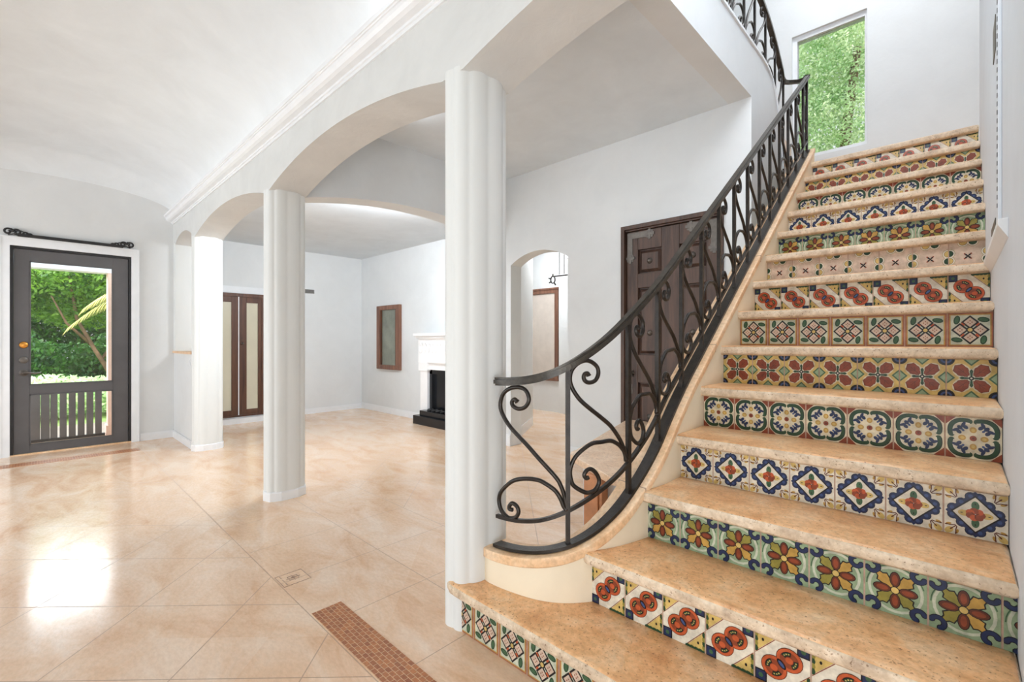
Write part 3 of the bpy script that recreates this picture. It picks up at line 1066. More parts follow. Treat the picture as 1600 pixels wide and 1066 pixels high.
def t_petal(t):
    t.poly([(-1, -1), (1, -1), (1, 1), (-1, 1)], 'yellow', 1)
    for q in range(4):
        a = q * PI / 2; a2 = a + PI / 4
        cx, cz = math.cos(a), math.sin(a)
        # green diamonds at the edges
        sx, sz = -cz, cx
        for r_, c, k in ((.34, 'leaf', 2), (.24, 'green', 3)):
            t.poly([(cx + sx * r_, cz + sz * r_), (cx * (1 - r_), cz * (1 - r_)), (cx - sx * r_, cz - sz * r_)], c, k)
        ux, uz = math.copysign(1, math.cos(a2)), math.copysign(1, math.sin(a2))
        b0 = math.atan2(-uz, -ux)
        for r_, c, k in ((.34, 'ink', 3), (.22, 'blue', 4), (.12, 'ink', 5)):
            t.poly([(ux, uz)] + [(ux + r_ * math.cos(b0 + d), uz + r_ * math.sin(b0 + d)) for d in (-PI / 4, -.4, 0, .4, PI / 4)], c, k)
        px_, pz_ = .50 * math.cos(a2) * 1.08, .50 * math.sin(a2) * 1.08
        t.ell(px_, pz_, .45, .35, 'cream', 3, a2, n=16)
        pts = []
        for i in range(22):
            th = 2 * PI * i / 22
            g = 1 + .09 * math.cos(7 * th)
            x, z = .36 * math.cos(th) * g, .26 * math.sin(th) * g * (1.0 + .25 * math.cos(th))
            pts.append((px_ + x * math.cos(a2) - z * math.sin(a2), pz_ + x * math.sin(a2) + z * math.cos(a2)))
        t.poly([(px_ + (p[0] - px_) * 1.08, pz_ + (p[1] - pz_) * 1.08) for p in pts], 'brown', 5)
        t.poly(pts, 'rust', 6)
        t.stroke([(px_ - .28 * math.cos(a2), pz_ - .28 * math.sin(a2)), (px_ + .2 * math.cos(a2), pz_ + .2 * math.sin(a2))], .012, 'brown', 7)
        for sg in (-1, 1):
            t.stroke([(px_ - .1 * math.cos(a2), pz_ - .1 * math.sin(a2)), (px_ + .16 * math.cos(a2 + sg), pz_ + .16 * math.sin(a2 + sg))], .010, 'brown', 7)
        t.ell(.27 * cx, .27 * cz, .25, .075, 'white', 6, a); t.ell(.27 * cx, .27 * cz, .22, .055, 'dgreen', 7, a)
        t.ell(.36 * cx, .36 * cz, .10, .075, 'dgreen', 7, a)
    t.ell(0, 0, .11, .11, 'ink', 8); t.ell(0, 0, .05, .05, 'white', 9, n=8)

def t_clover(t):
    t.poly([(-1, -1), (1, -1), (1, 1), (-1, 1)], 'rose', 1)
    for q in range(4):
        a = q * PI / 2; a2 = a + PI / 4
        cx, cz = math.cos(a), math.sin(a)
        sx, sz = -cz, cx
        for o_, c in ((.26, 'yellow'), (-.26, 'dgreen')):
            ex, ez = cx * 1.0 + sx * o_, cz * 1.0 + sz * o_
            t.ell(ex, ez, .33, .33, 'olive', 2, n=14); t.ell(ex, ez, .31, .31, 'white', 3, n=14)
            t.ell(ex, ez, .23, .23, 'ink', 4, n=12); t.ell(ex, ez, .21, .21, c, 5, n=12)
        t.ell(.15 * math.cos(a2), .15 * math.sin(a2), .15, .05, 'ink', 4, a2)
        t.ell(.24 * math.cos(a2), .24 * math.sin(a2), .06, .05, 'rust', 5, a2, n=7)

PAT = {1: t_diamond, 2: t_tomato, 3: t_flower, 4: t_rose, 5: t_round, 6: t_petal, 7: t_diamond, 8: t_tomato, 9: t_clover,
       10: t_flower, 11: t_rose, 12: t_round, 13: t_petal, 14: t_tomato}
RL = {1: 'riser of cream tiles with four dark diamonds in brick borders, lowest step', 2: 'riser of white tiles with paired orange fruit, second step',
      3: 'riser of green tiles with brown petals, third step', 4: 'riser of white tiles with blue scalloped diamonds, fourth step',
      5: 'riser of cream tiles with green rings and yellow dots, fifth step', 6: 'riser of yellow tiles with four rust leaves, sixth step',
      7: 'riser of tiles with four dark diamonds, seventh step', 8: 'riser of tiles with paired orange fruit, eighth step',
      9: 'riser of pale tiles with yellow and green lobes, ninth step', 10: 'riser of green flower tiles, tenth step',
      11: 'riser of blue diamond tiles, eleventh step', 12: 'riser of ringed tiles, twelfth step', 13: 'riser of rust leaf tiles, thirteenth step',
      14: 'riser of orange fruit tiles, top step'}

stair = empty('staircase', (-0.4, 1.16, 0), 'travertine staircase with painted tile risers climbing between curb and right wall', 'staircase')
TH = 0.046
for n in range(1, 15):
    yn = Y1 + n * T
    z = n * R
    xl = {1: -1.50, 2: -0.985, 3: -0.900}.get(n, XL)
    yr = yn + 0.036
    # riser tiles
    b = MB()
    p = 0.1405
    zb, zt = z - R, z - TH
    b.box(xl - (0.0 if n < 3 else 0.03), XR - 0.002, yr + 0.0012, yr + 0.03, zb, zt + 0.01, len(TN))
    h = (zt - zb) / 2 - 0.0006
    hx = p / 2 - 0.0022
    cnt = int(math.ceil((XR - xl) / p))
    x0 = xl
    for i in range(cnt):
        cx = x0 + p * (i + 0.5)
        if cx - p / 2 > XR - 0.01:
            break
        tl = Tile(b, cx, (zb + zt) / 2, yr, h)
        # body of the tile
        b.box(cx - hx, cx + hx, yr, yr + 0.003, zb + 0.0012, zt - 0.0008, TI['rose'])
        fl = -1 if n in (8, 14) else 1
        k0 = len(b.v)
        if PAT[n] is t_tomato:
            t_tomato(tl, fl)
        else:
            PAT[n](tl)
        # the glaze is clipped to this tile's own width
        for q in range(k0, len(b.v)):
            x, y, zz = b.v[q]
            b.v[q] = (min(XR, cx + (x - cx) * hx / h), y, zz)
    o = part(b, 'riser', TM, stair, label=RL[n])
    # tread slab
    b = MB()
    yb = yn + T + 0.06 if n < 14 else 5.5
    if n == 1:
        pl = [(-1.43, yn), (XR, yn), (XR, yb), (-0.98, yb + 0.02), (-1.06, yb + 0.03), (-1.2, 1.46), (-1.545, 1.46), (-1.55, 1.30), (-1.535, 1.22), (-1.505, 1.18), (-1.47, 1.163)]
    elif n == 2:
        pl = [(-0.965, yn), (XR, yn), (XR, yb), (-0.93, yb), (-1.02, 1.62), (-1.04, 1.50), (-1.035, 1.455), (-1.015, 1.432), (-0.99, 1.421)]
    elif n == 14:
        pl = [(XM, yn), (2.4, yn), (2.4, yb), (XM - 0.6, yb), (XM - 0.6, yn + 0.1), (XM, yn + 0.1)]
        pl = [(XL - 0.05, yn), (XR, yn), (XR, yn + 0.3), (XL - 0.05, yn + 0.3)]
    else:
        pl = [(XL - 0.05, yn), (XR, yn), (XR, yb), (XL - 0.05, yb)]
    b.prism(pl, 'z', z - TH, z)
    me_o = b.build('tread', [M['tread'], M['nosing']], stair)
    me_o.data.transform(Matrix.Translation(-stair.location))
    bm = bmesh.new(); bm.from_mesh(me_o.data)
    hor = [e for e in bm.edges if abs(e.verts[0].co.z - e.verts[1].co.z) < 1e-5]
    bmesh.ops.bevel(bm, geom=hor, offset=0.017, segments=4, profile=0.5, affect='EDGES', clamp_overlap=True)
    bm.normal_update()
    for f_ in bm.faces:
        f_.material_index = 0 if f_.normal.z > 0.75 else 1
        f_.smooth = True
    bm.to_mesh(me_o.data); bm.free()
    me_o.data.set_sharp_from_angle(angle=math.radians(50))

# solid body under the steps
b = MB()
poly = [(1.20, 0)]
for n in range(1, 15):
    yn = Y1 + n * T + 0.06
    poly += [(yn, (n - 1) * R), (yn, n * R - TH - 0.002)]
poly += [(4.80, 14 * R - TH - 0.002), (4.80, 0)]
b.prism(poly[1:], 'x', XL - 0.02, XR - 0.004)
part(b, 'step_core', M['curb'], stair)

# ---- curb path (plan curve from the column up the straight run)
FP = [(-1.40, 1.285), (-1.344, 1.279), (-1.243, 1.291), (-1.136, 1.32), (-1.054, 1.37), (-.985, 1.45), (-.93, 1.56), (-.893, 1.70), (-.8745, 1.82),
      (-.873, 1.95), (-.873, 2.1), (-.873, 2.4), (-.873, 3.0), (-.873, 4.62)]
def catmull(P, k=12):
    P = [np.array(p, float) for p in P]
    Q = [2 * P[0] - P[1]] + P + [2 * P[-1] - P[-2]]
    out = []
    for i in range(1, len(Q) - 2):
        p0, p1, p2, p3 = Q[i - 1], Q[i], Q[i + 1], Q[i + 2]
        for j in range(k):
            t = j / k
            out.append(.5 * ((2 * p1) + (-p0 + p2) * t + (2 * p0 - 5 * p1 + 4 * p2 - p3) * t * t + (-p0 + 3 * p1 - 3 * p2 + p3) * t ** 3))
    out.append(P[-1])
    return np.array(out)
F = catmull(FP)
F = np.array([p for p in F if p[1] <= 4.62])
Tn = np.gradient(F, axis=0)
Tn /= np.linalg.norm(Tn, axis=1)[:, None]
Nn = np.c_[-Tn[:, 1], Tn[:, 0]]
C = F + Nn * 0.045
S = np.r_[0, np.cumsum(np.linalg.norm(np.diff(C, axis=0), axis=1))]

def C_at(s):
    return np.interp(s, S, C[:, 0]), np.interp(s, S, C[:, 1])
def N_at(s):
    v_ = Vector((np.interp(s, S, Nn[:, 0]), np.interp(s, S, Nn[:, 1]), 0))
    return v_.normalized()
def smooth_tab(tab, off):
    ss = np.linspace(0, S[-1] + 0.1, 600)
    def raw(s):
        if s <= tab[-1][0]:
            return np.interp(s, [t[0] for t in tab], [t[1] for t in tab])
        return nose(C_at(s)[1]) + off + (max(0, s - S[-1]) * R / T)
    r_ = np.array([raw(s) for s in ss])
    k = 13
    pad = np.r_[np.full(k, r_[0]) , r_, r_[-1] + (r_[-1] - r_[-2]) * np.arange(1, k + 1)]
    sm = np.convolve(pad, np.ones(2 * k + 1) / (2 * k + 1), 'valid')
    return lambda s: float(np.interp(s, ss, sm))
z_bar = smooth_tab([(0, .333), (.041, .334), (.115, .337), (.204, .348), (.294, .37), (.393, .402), (.458, .438), (.546, .492), (.632, .56), (.71, .635),
                    (.812, .735), (.9, .825), (1.0, .905)], .082)
z_low = smooth_tab([(0, .448), (.045, .448), (.115, .449), (.204, .46), (.282, .484), (.348, .516), (.431, .559), (.515, .607), (.625, .675), (.71, .75), (.817, .845)], .165)
z_top = smooth_tab([(0, .998), (.041, .998), (.115, 1.002), (.204, 1.011), (.282, 1.033), (.348, 1.065), (.431, 1.116), (.515, 1.173), (.614, 1.25),
                    (.71, 1.326), (.855, 1.435)], .703)

def sweep(name, o0, o1, zlo, zhi, mat, root, ext=0.0, smooth=True):
    """solid swept along the curb path between side offsets o0,o1"""
    vv, ff = [], []
    idx = range(len(F))
    for i in idx:
        p, n_ = F[i], Nn[i]
        a = p + n_ * o0; c = p + n_ * o1
        zl, zh = zlo(S[i]), zhi(S[i])
        vv += [(a[0], a[1], zl), (c[0], c[1], zl), (c[0], c[1], zh), (a[0], a[1], zh)]
    for i in range(len(F) - 1):
        for k in range(4):
            ff.append((i * 4 + k, i * 4 + (k + 1) % 4, (i + 1) * 4 + (k + 1) % 4, (i + 1) * 4 + k))
    m = (len(F) - 1) * 4
    ff += [(3, 2, 1, 0), (m, m + 1, m + 2, m + 3)]
    b = MB(); b.add(vv, ff)
    return b
b = sweep('curb', 0.0, 0.122, lambda s: 0.0, lambda s: z_bar(s) - 0.05, None, stair)
o = part(b, 'curb', M['curb'], stair, smooth=True, auto=math.radians(40), label='smooth plaster curb curving out to the column')
b = sweep('curb_cap', -0.007, 0.130, lambda s: z_bar(s) - 0.048, lambda s: z_bar(s) - 0.010, None, stair)
o = b.build('curb_cap', M['cap'], stair)
o.data.transform(Matrix.Translation(-stair.location))
bm = bmesh.new(); bm.from_mesh(o.data)
bmesh.ops.remove_doubles(bm, verts=bm.verts, dist=1e-5)
longe = [e for e in bm.edges if len(e.link_faces) == 2 and e.calc_face_angle(0) > 0.9]
bmesh.ops.bevel(bm, geom=longe, offset=0.010, segments=3, profile=0.5, affect='EDGES', clamp_overlap=True)
for f_ in bm.faces: f_.smooth = True
bm.to_mesh(o.data); bm.free()
o.data.set_sharp_from_angle(angle=math.radians(45))
o['label'] = 'peach stone cap sloping along the curb'
# joints of the cap stones
for sj in (0.66, 1.33, 2.05, 2.8):
    i = int(np.argmin(abs(S - sj)))
    p, n_, t_ = F[i], Nn[i], Tn[i]
    b = MB()
    a = p + n_ * -0.0075; c = p + n_ * 0.1305
    z0, z1 = z_bar(S[i]) - 0.0488, z_bar(S[i]) - 0.0092
    q = t_ * 0.0018
    b.add([(a[0] - q[0], a[1] - q[1], z0), (c[0] - q[0], c[1] - q[1], z0), (c[0] - q[0], c[1] - q[1], z1), (a[0] - q[0], a[1] - q[1], z1),
           (a[0] + q[0], a[1] + q[1], z0), (c[0] + q[0], c[1] + q[1], z0), (c[0] + q[0], c[1] + q[1], z1), (a[0] + q[0], a[1] + q[1], z1)],
          [(0, 1, 2, 3), (4, 7, 6, 5), (0, 3, 7, 4), (1, 5, 6, 2), (2, 6, 7, 3), (0, 4, 5, 1)])
    part(b, 'cap_joint', M['grout'], stair)

# ---------------------------------------------------------------- wrought iron railing
rail = empty('stair_railing', (-0.918, 1.9, 0.7), 'black wrought iron stair railing with scrolls and curved handrail', 'railing')
sv = list(np.linspace(0.0, 1.0, 60)) + list(np.linspace(1.05, 3.54, 40))
def path(sv, zf, dz=0.0):
    return [(*C_at(s), zf(s) + dz) for s in sv]
# handrail: moulded section
b = MB()
pts = path([0.036] + sv[3:], z_top)
nr = [N_at(s) for s in [0.036] + sv[3:]]
b.ribbon(pts, nr, 0.040, 0.016)
b.ribbon([(p[0], p[1], p[2] + 0.010) for p in pts], nr, 0.028, 0.014)
b.ribbon([(p[0], p[1], p[2] - 0.011) for p in pts], nr, 0.022, 0.010)
part(b, 'handrail', M['handrail'], rail, bevel=0.0, label='weathered brown-black handrail')
b = MB(); b.ribbon(path([0.036] + sv[3:], z_bar), nr, 0.046, 0.012); part(b, 'base_bar', M['iron'], rail)
b = MB(); b.ribbon(path([0.036] + sv[3:], z_low), nr, 0.016, 0.014); part(b, 'lower_rail', M['iron'], rail)

b1S = [(0.326, 0.852), (0.287, 0.871), (0.241, 0.854), (0.257, 0.824), (0.342, 0.801), (0.44, 0.811), (0.495, 0.85), (0.485, 0.896), (0.433, 0.937), (0.342, 0.956), (0.231, 0.953), (0.13, 0.927), (0.068, 0.882), (0.046, 0.819), (0.088, 0.758), (0.192, 0.683), (0.342, 0.607), (0.485, 0.531), (0.619, 0.445), (0.759, 0.345), (0.866, 0.255), (0.909, 0.203), (0.948, 0.134), (0.985, 0.03)]
b1C = [(0.985, 0.01), (0.948, 0.045), (0.912, 0.104), (0.844, 0.177), (0.733, 0.242), (0.619, 0.285), (0.456, 0.301), (0.283, 0.287), (0.143, 0.235), (0.042, 0.17), (0.023, 0.105), (0.068, 0.047), (0.166, 0.011), (0.251, 0.01), (0.316, 0.029), (0.345, 0.065), (0.316, 0.102), (0.251, 0.119), (0.202, 0.098), (0.202, 0.073), (0.251, 0.072)]
b2S = [(0.304, 0.846), (0.286, 0.867), (0.242, 0.877), (0.227, 0.856), (0.256, 0.822), (0.322, 0.793), (0.407, 0.782), (0.451, 0.813), (0.432, 0.865), (0.348, 0.926), (0.256, 0.966), (0.161, 0.98), (0.084, 0.971), (0.04, 0.942), (0.033, 0.886), (0.077, 0.815), (0.168, 0.725), (0.293, 0.633), (0.48, 0.506), (0.641, 0.394), (0.751, 0.301), (0.842, 0.213), (0.91, 0.13), (0.965, 0.04)]
b2C = [(0.96, 0.03), (0.92, 0.10), (0.875, 0.145), (0.795, 0.206), (0.663, 0.278), (0.502, 0.325), (0.348, 0.364), (0.205, 0.363), (0.103, 0.342), (0.048, 0.299), (0.033, 0.262), (0.04, 0.221), (0.073, 0.162), (0.168, 0.1), (0.275, 0.049), (0.385, 0.029), (0.451, 0.047), (0.462, 0.083), (0.407, 0.146), (0.337, 0.192), (0.275, 0.203), (0.234, 0.185), (0.264, 0.152), (0.304, 0.147)]
posts = [0.348, 0.621] + [0.815 + 0.2345 * k for k in range(12)] + [3.53]
def scroll(tpl, s0, s1, name, root, zl=z_low, zt=z_top, pos=None):
    P = catmull(tpl, 4)
    out = []
    for u, w_ in P:
        s = s0 + (s1 - s0) * u
        z = zl(s) + (zt(s) - zl(s)) * w_
        x, y = C_at(s)
        out.append((x, y, z))
    n = len(out)
    r = [0.0085] * n
    r[0] = 0.011; r[1] = 0.010
    b = MB(); b.tube(out, r, 8)
    return part(b, name, M['iron'], root, smooth=True)
edges = [0.041] + posts
for i, sp in enumerate(posts):
    x, y = C_at(sp)
    b = MB()
    zb_, zt_ = z_bar(sp) - 0.002, z_top(sp) - 0.008
    w2 = 0.0085
    n_ = N_at(sp); t_ = Vector((n_.y, -n_.x, 0))
    v = []
    for zz in (zb_, zt_):
        for a_, c_ in ((-1, -1), (1, -1), (1, 1), (-1, 1)):
            q = n_ * a_ * w2 + t_ * c_ * w2
            v.append((x + q.x, y + q.y, zz))
    b.add(v, [(3, 2, 1, 0), (4, 5, 6, 7), (0, 1, 5, 4), (1, 2, 6, 5), (2, 3, 7, 6), (3, 0, 4, 7)])
    part(b, 'baluster', M['iron'], rail)
for i in range(len(edges) - 1):
    s0, s1 = edges[i], edges[i + 1]
    scroll(b1S if i == 0 else b2S, s0, s1, 'upper_scroll', rail)
    scroll(b1C if i == 0 else b2C, s0, s1, 'lower_scroll', rail)

# ---- upper railing on the mezzanine
up = empty('mezzanine_railing', (XM - 0.02, 3.6, 3.37), 'black wrought iron railing on the white mezzanine edge above the door', 'railing')
XU = XM - 0.03
tr = [(-0.918, 4.60, 3.43), (-0.96, 4.66, 3.44), (-1.03, 4.70, 3.465), (XU, 4.69, 3.50), (XU, 4.60, 3.56), (XU, 4.50, 3.63), (XU, 4.37, 3.72), (XU, 4.22, 3.80), (XU, 4.05, 3.86), (XU, 3.85, 3.90), (XU, 3.6, 3.92), (XU, 2.6, 3.92), (XU, 1.9, 3.92), (XU, YB1 + 0.06, 3.92)]
trc = catmull(tr, 5)
b = MB()
nn = []
for i in range(len(trc)):
    d = trc[min(i + 1, len(trc) - 1)] - trc[max(i - 1, 0)]
    nn.append(Vector((-d[1], d[0], 0)) if abs(d[0]) + abs(d[1]) > 1e-6 else Vector((1, 0, 0)))
b.ribbon([tuple(p) for p in trc], nn, 0.038, 0.026)
part(b, 'handrail', M['handrail'], up)
def zc_up(y):
    return float(np.interp(y, [c[0] for c in cur], [c[1] for c in cur])) + 0.022
def zt_up(y):
    q = sorted([(p[1], p[2]) for p in trc if p[0] < XM and p[1] < 4.69])
    return float(np.interp(y, [a[0] for a in q], [a[1] for a in q]))
b = MB()
yy = list(np.linspace(YB1 + 0.05, 4.44, 60))
b.ribbon([(XU + 0.012, y, zc_up(y) + 0.006) for y in yy], [Vector((1, 0, 0))] * 60, 0.04, 0.012)
part(b, 'base_bar', M['iron'], up)
ups = [1.70, 1.97, 2.24, 2.51, 2.78, 3.055, 3.331, 3.609, 3.857, 4.133, 4.406]
for y in ups:
    b = MB(); b.box(XU - 0.008, XU + 0.008, y - 0.008, y + 0.008, zc_up(y), zt_up(y) - 0.008)
    part(b, 'baluster', M['iron'], up)
b = MB(); b.box(XU - 0.008, XU + 0.008, 4.66, 4.676, 2.67, 3.49); part(b, 'baluster', M['iron'], up)
for i in range(len(ups)):
    y0 = ups[i]; y1 = ups[i + 1] if i + 1 < len(ups) else 4.62
    for tpl, nm in ((b2S, 'upper_scroll'), (b2C, 'lower_scroll')):
        P = catmull(tpl, 4)
        out = []
        for u, w_ in P:
            # runs the other way: scrolls open towards the viewer
            y = y1 - (y1 - y0) * u
            zl, zt = zc_up(min(y, 4.45)) + 0.01, zt_up(y)
            out.append((XU, y, zl + (zt - zl) * w_))
        b = MB(); b.tube(out, 0.0085, 8); part(b, nm, M['iron'], up, smooth=True)

# ---------------------------------------------------------------- glazed door (door_1)
d1 = empty('door_1', (XG, 0.32, 0), 'dark grey glazed door with a big pane over a low pane', 'door', kind='structure')
b = MB()
ring4(b, 'x', DY0 + 0.001, DY1 - 0.001, 0.012, DZ1 - 0.001, XG - 0.14, XG - 0.001, 0.027, 0.027, 0, 0.027)
part(b, 'jamb', M['blackpaint'], d1)
x0, x1 = XG - 0.06, XG - 0.015
LY0, LY1 = DY0 + 0.03, DY1 - 0.03
GY0, GY1 = -0.015, 0.635
b = MB()
b.box(x0, x1, LY0, GY0, 0.012, DZ1 - 0.03); b.box(x0, x1, GY1, LY1, 0.012, DZ1 - 0.03)
b.box(x0, x1, GY0, GY1, 1.985, DZ1 - 0.03); b.box(x0, x1, GY0, GY1, 0.612, 0.712); b.box(x0, x1, GY0, GY1, 0.012, 0.095)
leaf = part(b, 'door_leaf', M['darkmetal'], d1, bevel=0.002)
b = MB()
for (za, zb2) in ((0.712, 1.985), (0.095, 0.612)):
    b.box(x1 - 0.002, x1 + 0.006, GY0, GY0 + 0.01, za, zb2); b.box(x1 - 0.002, x1 + 0.006, GY1 - 0.01, GY1, za, zb2)
    b.box(x1 - 0.002, x1 + 0.006, GY0, GY1, za, za + 0.01); b.box(x1 - 0.002, x1 + 0.006, GY0, GY1, zb2 - 0.01, zb2)
part(b, 'bead', M['darkmetal'], leaf)
b = MB(); b.box(x0 + 0.02, x0 + 0.026, GY0, GY1, 0.712, 1.985); b.box(x0 + 0.02, x0 + 0.026, GY0, GY1, 0.095, 0.612)
part(b, 'pane', M['glass'], leaf)
hy = LY0 + 0.07
b = MB(); b.lathe([(0.034, 0), (0.034, 0.006), (0.026, 0.012), (0.01, 0.014)], (x1, hy, 0.97), 20, 'x')
part(b, 'deadbolt', M['pewter'], leaf, smooth=True, auto=0.6)
b = MB(); b.lathe([(0.034, 0), (0.034, 0.006), (0.022, 0.014), (0.01, 0.03), (0.008, 0.045)], (x1, hy, 0.84), 20, 'x')
b.tube([(x1 + 0.045, hy, 0.84), (x1 + 0.05, hy + 0.03, 0.842), (x1 + 0.05, hy + 0.08, 0.832), (x1 + 0.048, hy + 0.125, 0.836)], 0.008, 8)
part(b, 'handle', M['pewter'], leaf, smooth=True, auto=0.6, label='pewter lever handle')
b = MB(); b.lathe([(0.030, 0), (0.034, 0.005), (0.03, 0.012), (0.012, 0.018)], (x1, hy, 1.125), 20, 'x')
part(b, 'lock_cover', M['brass'], leaf, smooth=True, auto=0.6, label='round brass lock cover')
# casing
b = MB()
ring4(b, 'x', DY0 - 0.068, DY1 + 0.066, 0, DZ1 + 0.085, XG, XG + 0.022, 0.072, 0.070, 0, 0.089)
ring4(b, 'x', DY0 - 0.069, DY1 + 0.067, 0, DZ1 + 0.086, XG, XG + 0.029, 0.014, 0.014, 0, 0.014)
struct(b, 'trim_door_casing', M['trim'], 'white casing around the grey glazed door', 'trim')
b = MB(); b.box(XG - 0.2, XG + 0.012, DY0, DY1, 0.0, 0.012)
struct(b, 'trim_threshold', M['cap'], 'stone threshold under the glazed door', 'trim')

# iron curtain bar with scroll ends
rod = empty('curtain_bar', (XG + 0.03, 0.3, 2.25), 'black iron curtain bar with scrolled ends above the glazed door', 'curtain bar')
b = MB(); b.box(XG + 0.022, XG + 0.045, -0.10, 0.72, 2.222, 2.252)
part(b, 'bar', M['blackpaint'], rod, bevel=0.003)
def spiral(cy, cz, r0, r1, a0, turns, n=26):
    return [(XG + 0.032, cy + (r0 + (r1 - r0) * i / n) * math.cos(a0 + turns * 2 * PI * i / n), cz + (r0 + (r1 - r0) * i / n) * math.sin(a0 + turns * 2 * PI * i / n)) for i in range(n + 1)]
for sg, yo in ((1, -0.165), (-1, 0.785)):
    b = MB()
    def sp(cy, cz, r0, r1, a0, tu):
        p = spiral(0, cz, r0, r1, a0, tu)
        return [(x, yo + sg * (cy + y), z) for x, y, z in p]
    b.tube(sp(0.0, 2.262, 0.034, 0.010, 0, 1.2), 0.009, 7)
    b.tube(sp(0.062, 2.262, 0.032, 0.008, PI, -1.2), 0.009, 7)
    b.tube(sp(0.12, 2.250, 0.022, 0.006, 0, 1.1), 0.008, 7)
    b.tube(sp(0.155, 2.246, 0.018, 0.005, PI, -1.0), 0.007, 7)
    b.tube([(XG + 0.032, yo + sg * y, z) for y, z in ((0.0, 2.228), (0.04, 2.242), (0.08, 2.232), (0.13, 2.236), (0.2, 2.232))], 0.006, 7)
    b.tube([(XG + 0.032, yo + sg * y, z) for y, z in ((0.02, 2.295), (0.05, 2.272), (0.09, 2.280), (0.13, 2.262), (0.18, 2.245))], 0.005, 7)
    part(b, 'scroll_finial', M['blackpaint'], rod, smooth=True)

# small switch on the low wall
b = MB(); b.box(-6.03, -6.0, 1.192, 1.20, 0.90, 0.97); b.box(-6.02, -6.01, 1.188, 1.193, 0.92, 0.95)
tag(b.build('light_switch', M['trim']), 'small white switch plate on the low wall', 'switch')

# ---------------------------------------------------------------- brown double doors (door_2)
d2 = empty('door_2', (XF, 2.0, 0.08), 'brown double doors with tall pale panes on a white step', 'door', kind='structure')
fx = XF + 0.05
ZT2 = 1.80
b = MB()
ring4(b, 'x', 1.50, 2.42, 0.078, ZT2 + 0.05, XF, fx, 0.06, 0.06, 0.022, 0.05)
part(b, 'door_frame', M['wood_brown'], d2, bevel=0.003)
for nm, (ya, yb_, ga, gb) in (('left', (1.56, 2.055, 1.63, 1.97)), ('right', (2.065, 2.36, 2.165, 2.315))):
    b = MB()
    b.box(XF + 0.005, fx - 0.008, ya, ga, 0.10, ZT2); b.box(XF + 0.005, fx - 0.008, gb, yb_, 0.10, ZT2)
    b.box(XF + 0.005, fx - 0.008, ga, gb, 0.10, 0.175); b.box(XF + 0.005, fx - 0.008, ga, gb, ZT2 - 0.08, ZT2)
    lf = part(b, 'door_leaf', M['wood_brown'], d2, bevel=0.003)
    b = MB(); b.box(XF + 0.012, fx - 0.022, ga, gb, 0.175, ZT2 - 0.08)
    part(b, 'pane', M['pane_beige'], lf)
    if nm == 'right':
        b = MB(); b.lathe([(0.014, 0), (0.014, 0.006), (0.007, 0.01), (0.016, 0.03), (0.010, 0.04)], (fx - 0.008, 2.105, 1.13), 14, 'x')
        part(b, 'knob', M['pewter'], lf, smooth=True)
b = MB(); b.box(fx - 0.010, fx - 0.003, 2.054, 2.066, 0.10, ZT2)
part(b, 'astragal', M['trim'], d2, label='thin white strip between the two leaves')
b = MB(); b.box(XF, XF + 0.19, 1.46, 2.47, 0, 0.075)
struct(b, 'trim_step', M['trim'], 'low white step under the brown double doors', 'trim')
b = MB(); b.box(XF, XF + 0.02, 1.46, 2.46, ZT2 + 0.05, ZT2 + 0.15)
struct(b, 'trim_lintel', M['trim'], 'white band above the brown double doors', 'trim')

# vent on that wall
v_ = empty('wall_vent', (XF, 3.07, 1.95), 'small grey air vent high on the wall right of the double doors', 'vent')
b = MB(); b.box(XF, XF + 0.010, 2.98, 3.16, 1.925, 1.99)
part(b, 'vent_frame', M['grey'], v_, bevel=0.002)
b = MB()
for i in range(5):
    b.box(XF + 0.010, XF + 0.014, 2.995, 3.145, 1.934 + i * 0.011, 1.939 + i * 0.011)
part(b, 'vent_slats', M['pewter'], v_)

# narrow framed mirror on the fireplace wall
mr = empty('wall_mirror', (-6.54, YF, 1.22), 'narrow brown framed mirror on the fireplace room wall', 'mirror')
mx0, mx1, mz0, mz1 = -6.885, -6.21, 0.71, 1.735
b = MB()
y0 = YF - 0.05
fw = 0.10
b.box(mx0, mx0 + fw, y0, YF, mz0, mz1); b.box(mx1 - fw, mx1, y0, YF, mz0, mz1)
b.box(mx0 + fw, mx1 - fw, y0, YF, mz0, mz0 + 0.07); b.box(mx0 + fw, mx1 - fw, y0, YF, mz1 - 0.07, mz1)
part(b, 'frame', M['wood_frame'], mr, bevel=0.006)
b = MB()
b.box(mx0 + fw, mx0 + fw + 0.03, y0 + 0.012, YF, mz0 + 0.07, mz1 - 0.07); b.box(mx1 - fw - 0.03, mx1 - fw, y0 + 0.012, YF, mz0 + 0.07, mz1 - 0.07)
part(b, 'inner_frame', M['wood_brown'], mr, label='dark inner strips of the frame')
b = MB(); b.box(mx0 + fw, mx1 - fw, YF - 0.02, YF - 0.012, mz0 + 0.07, mz1 - 0.07)
part(b, 'mirror_pane', M['pane_grey'], mr)

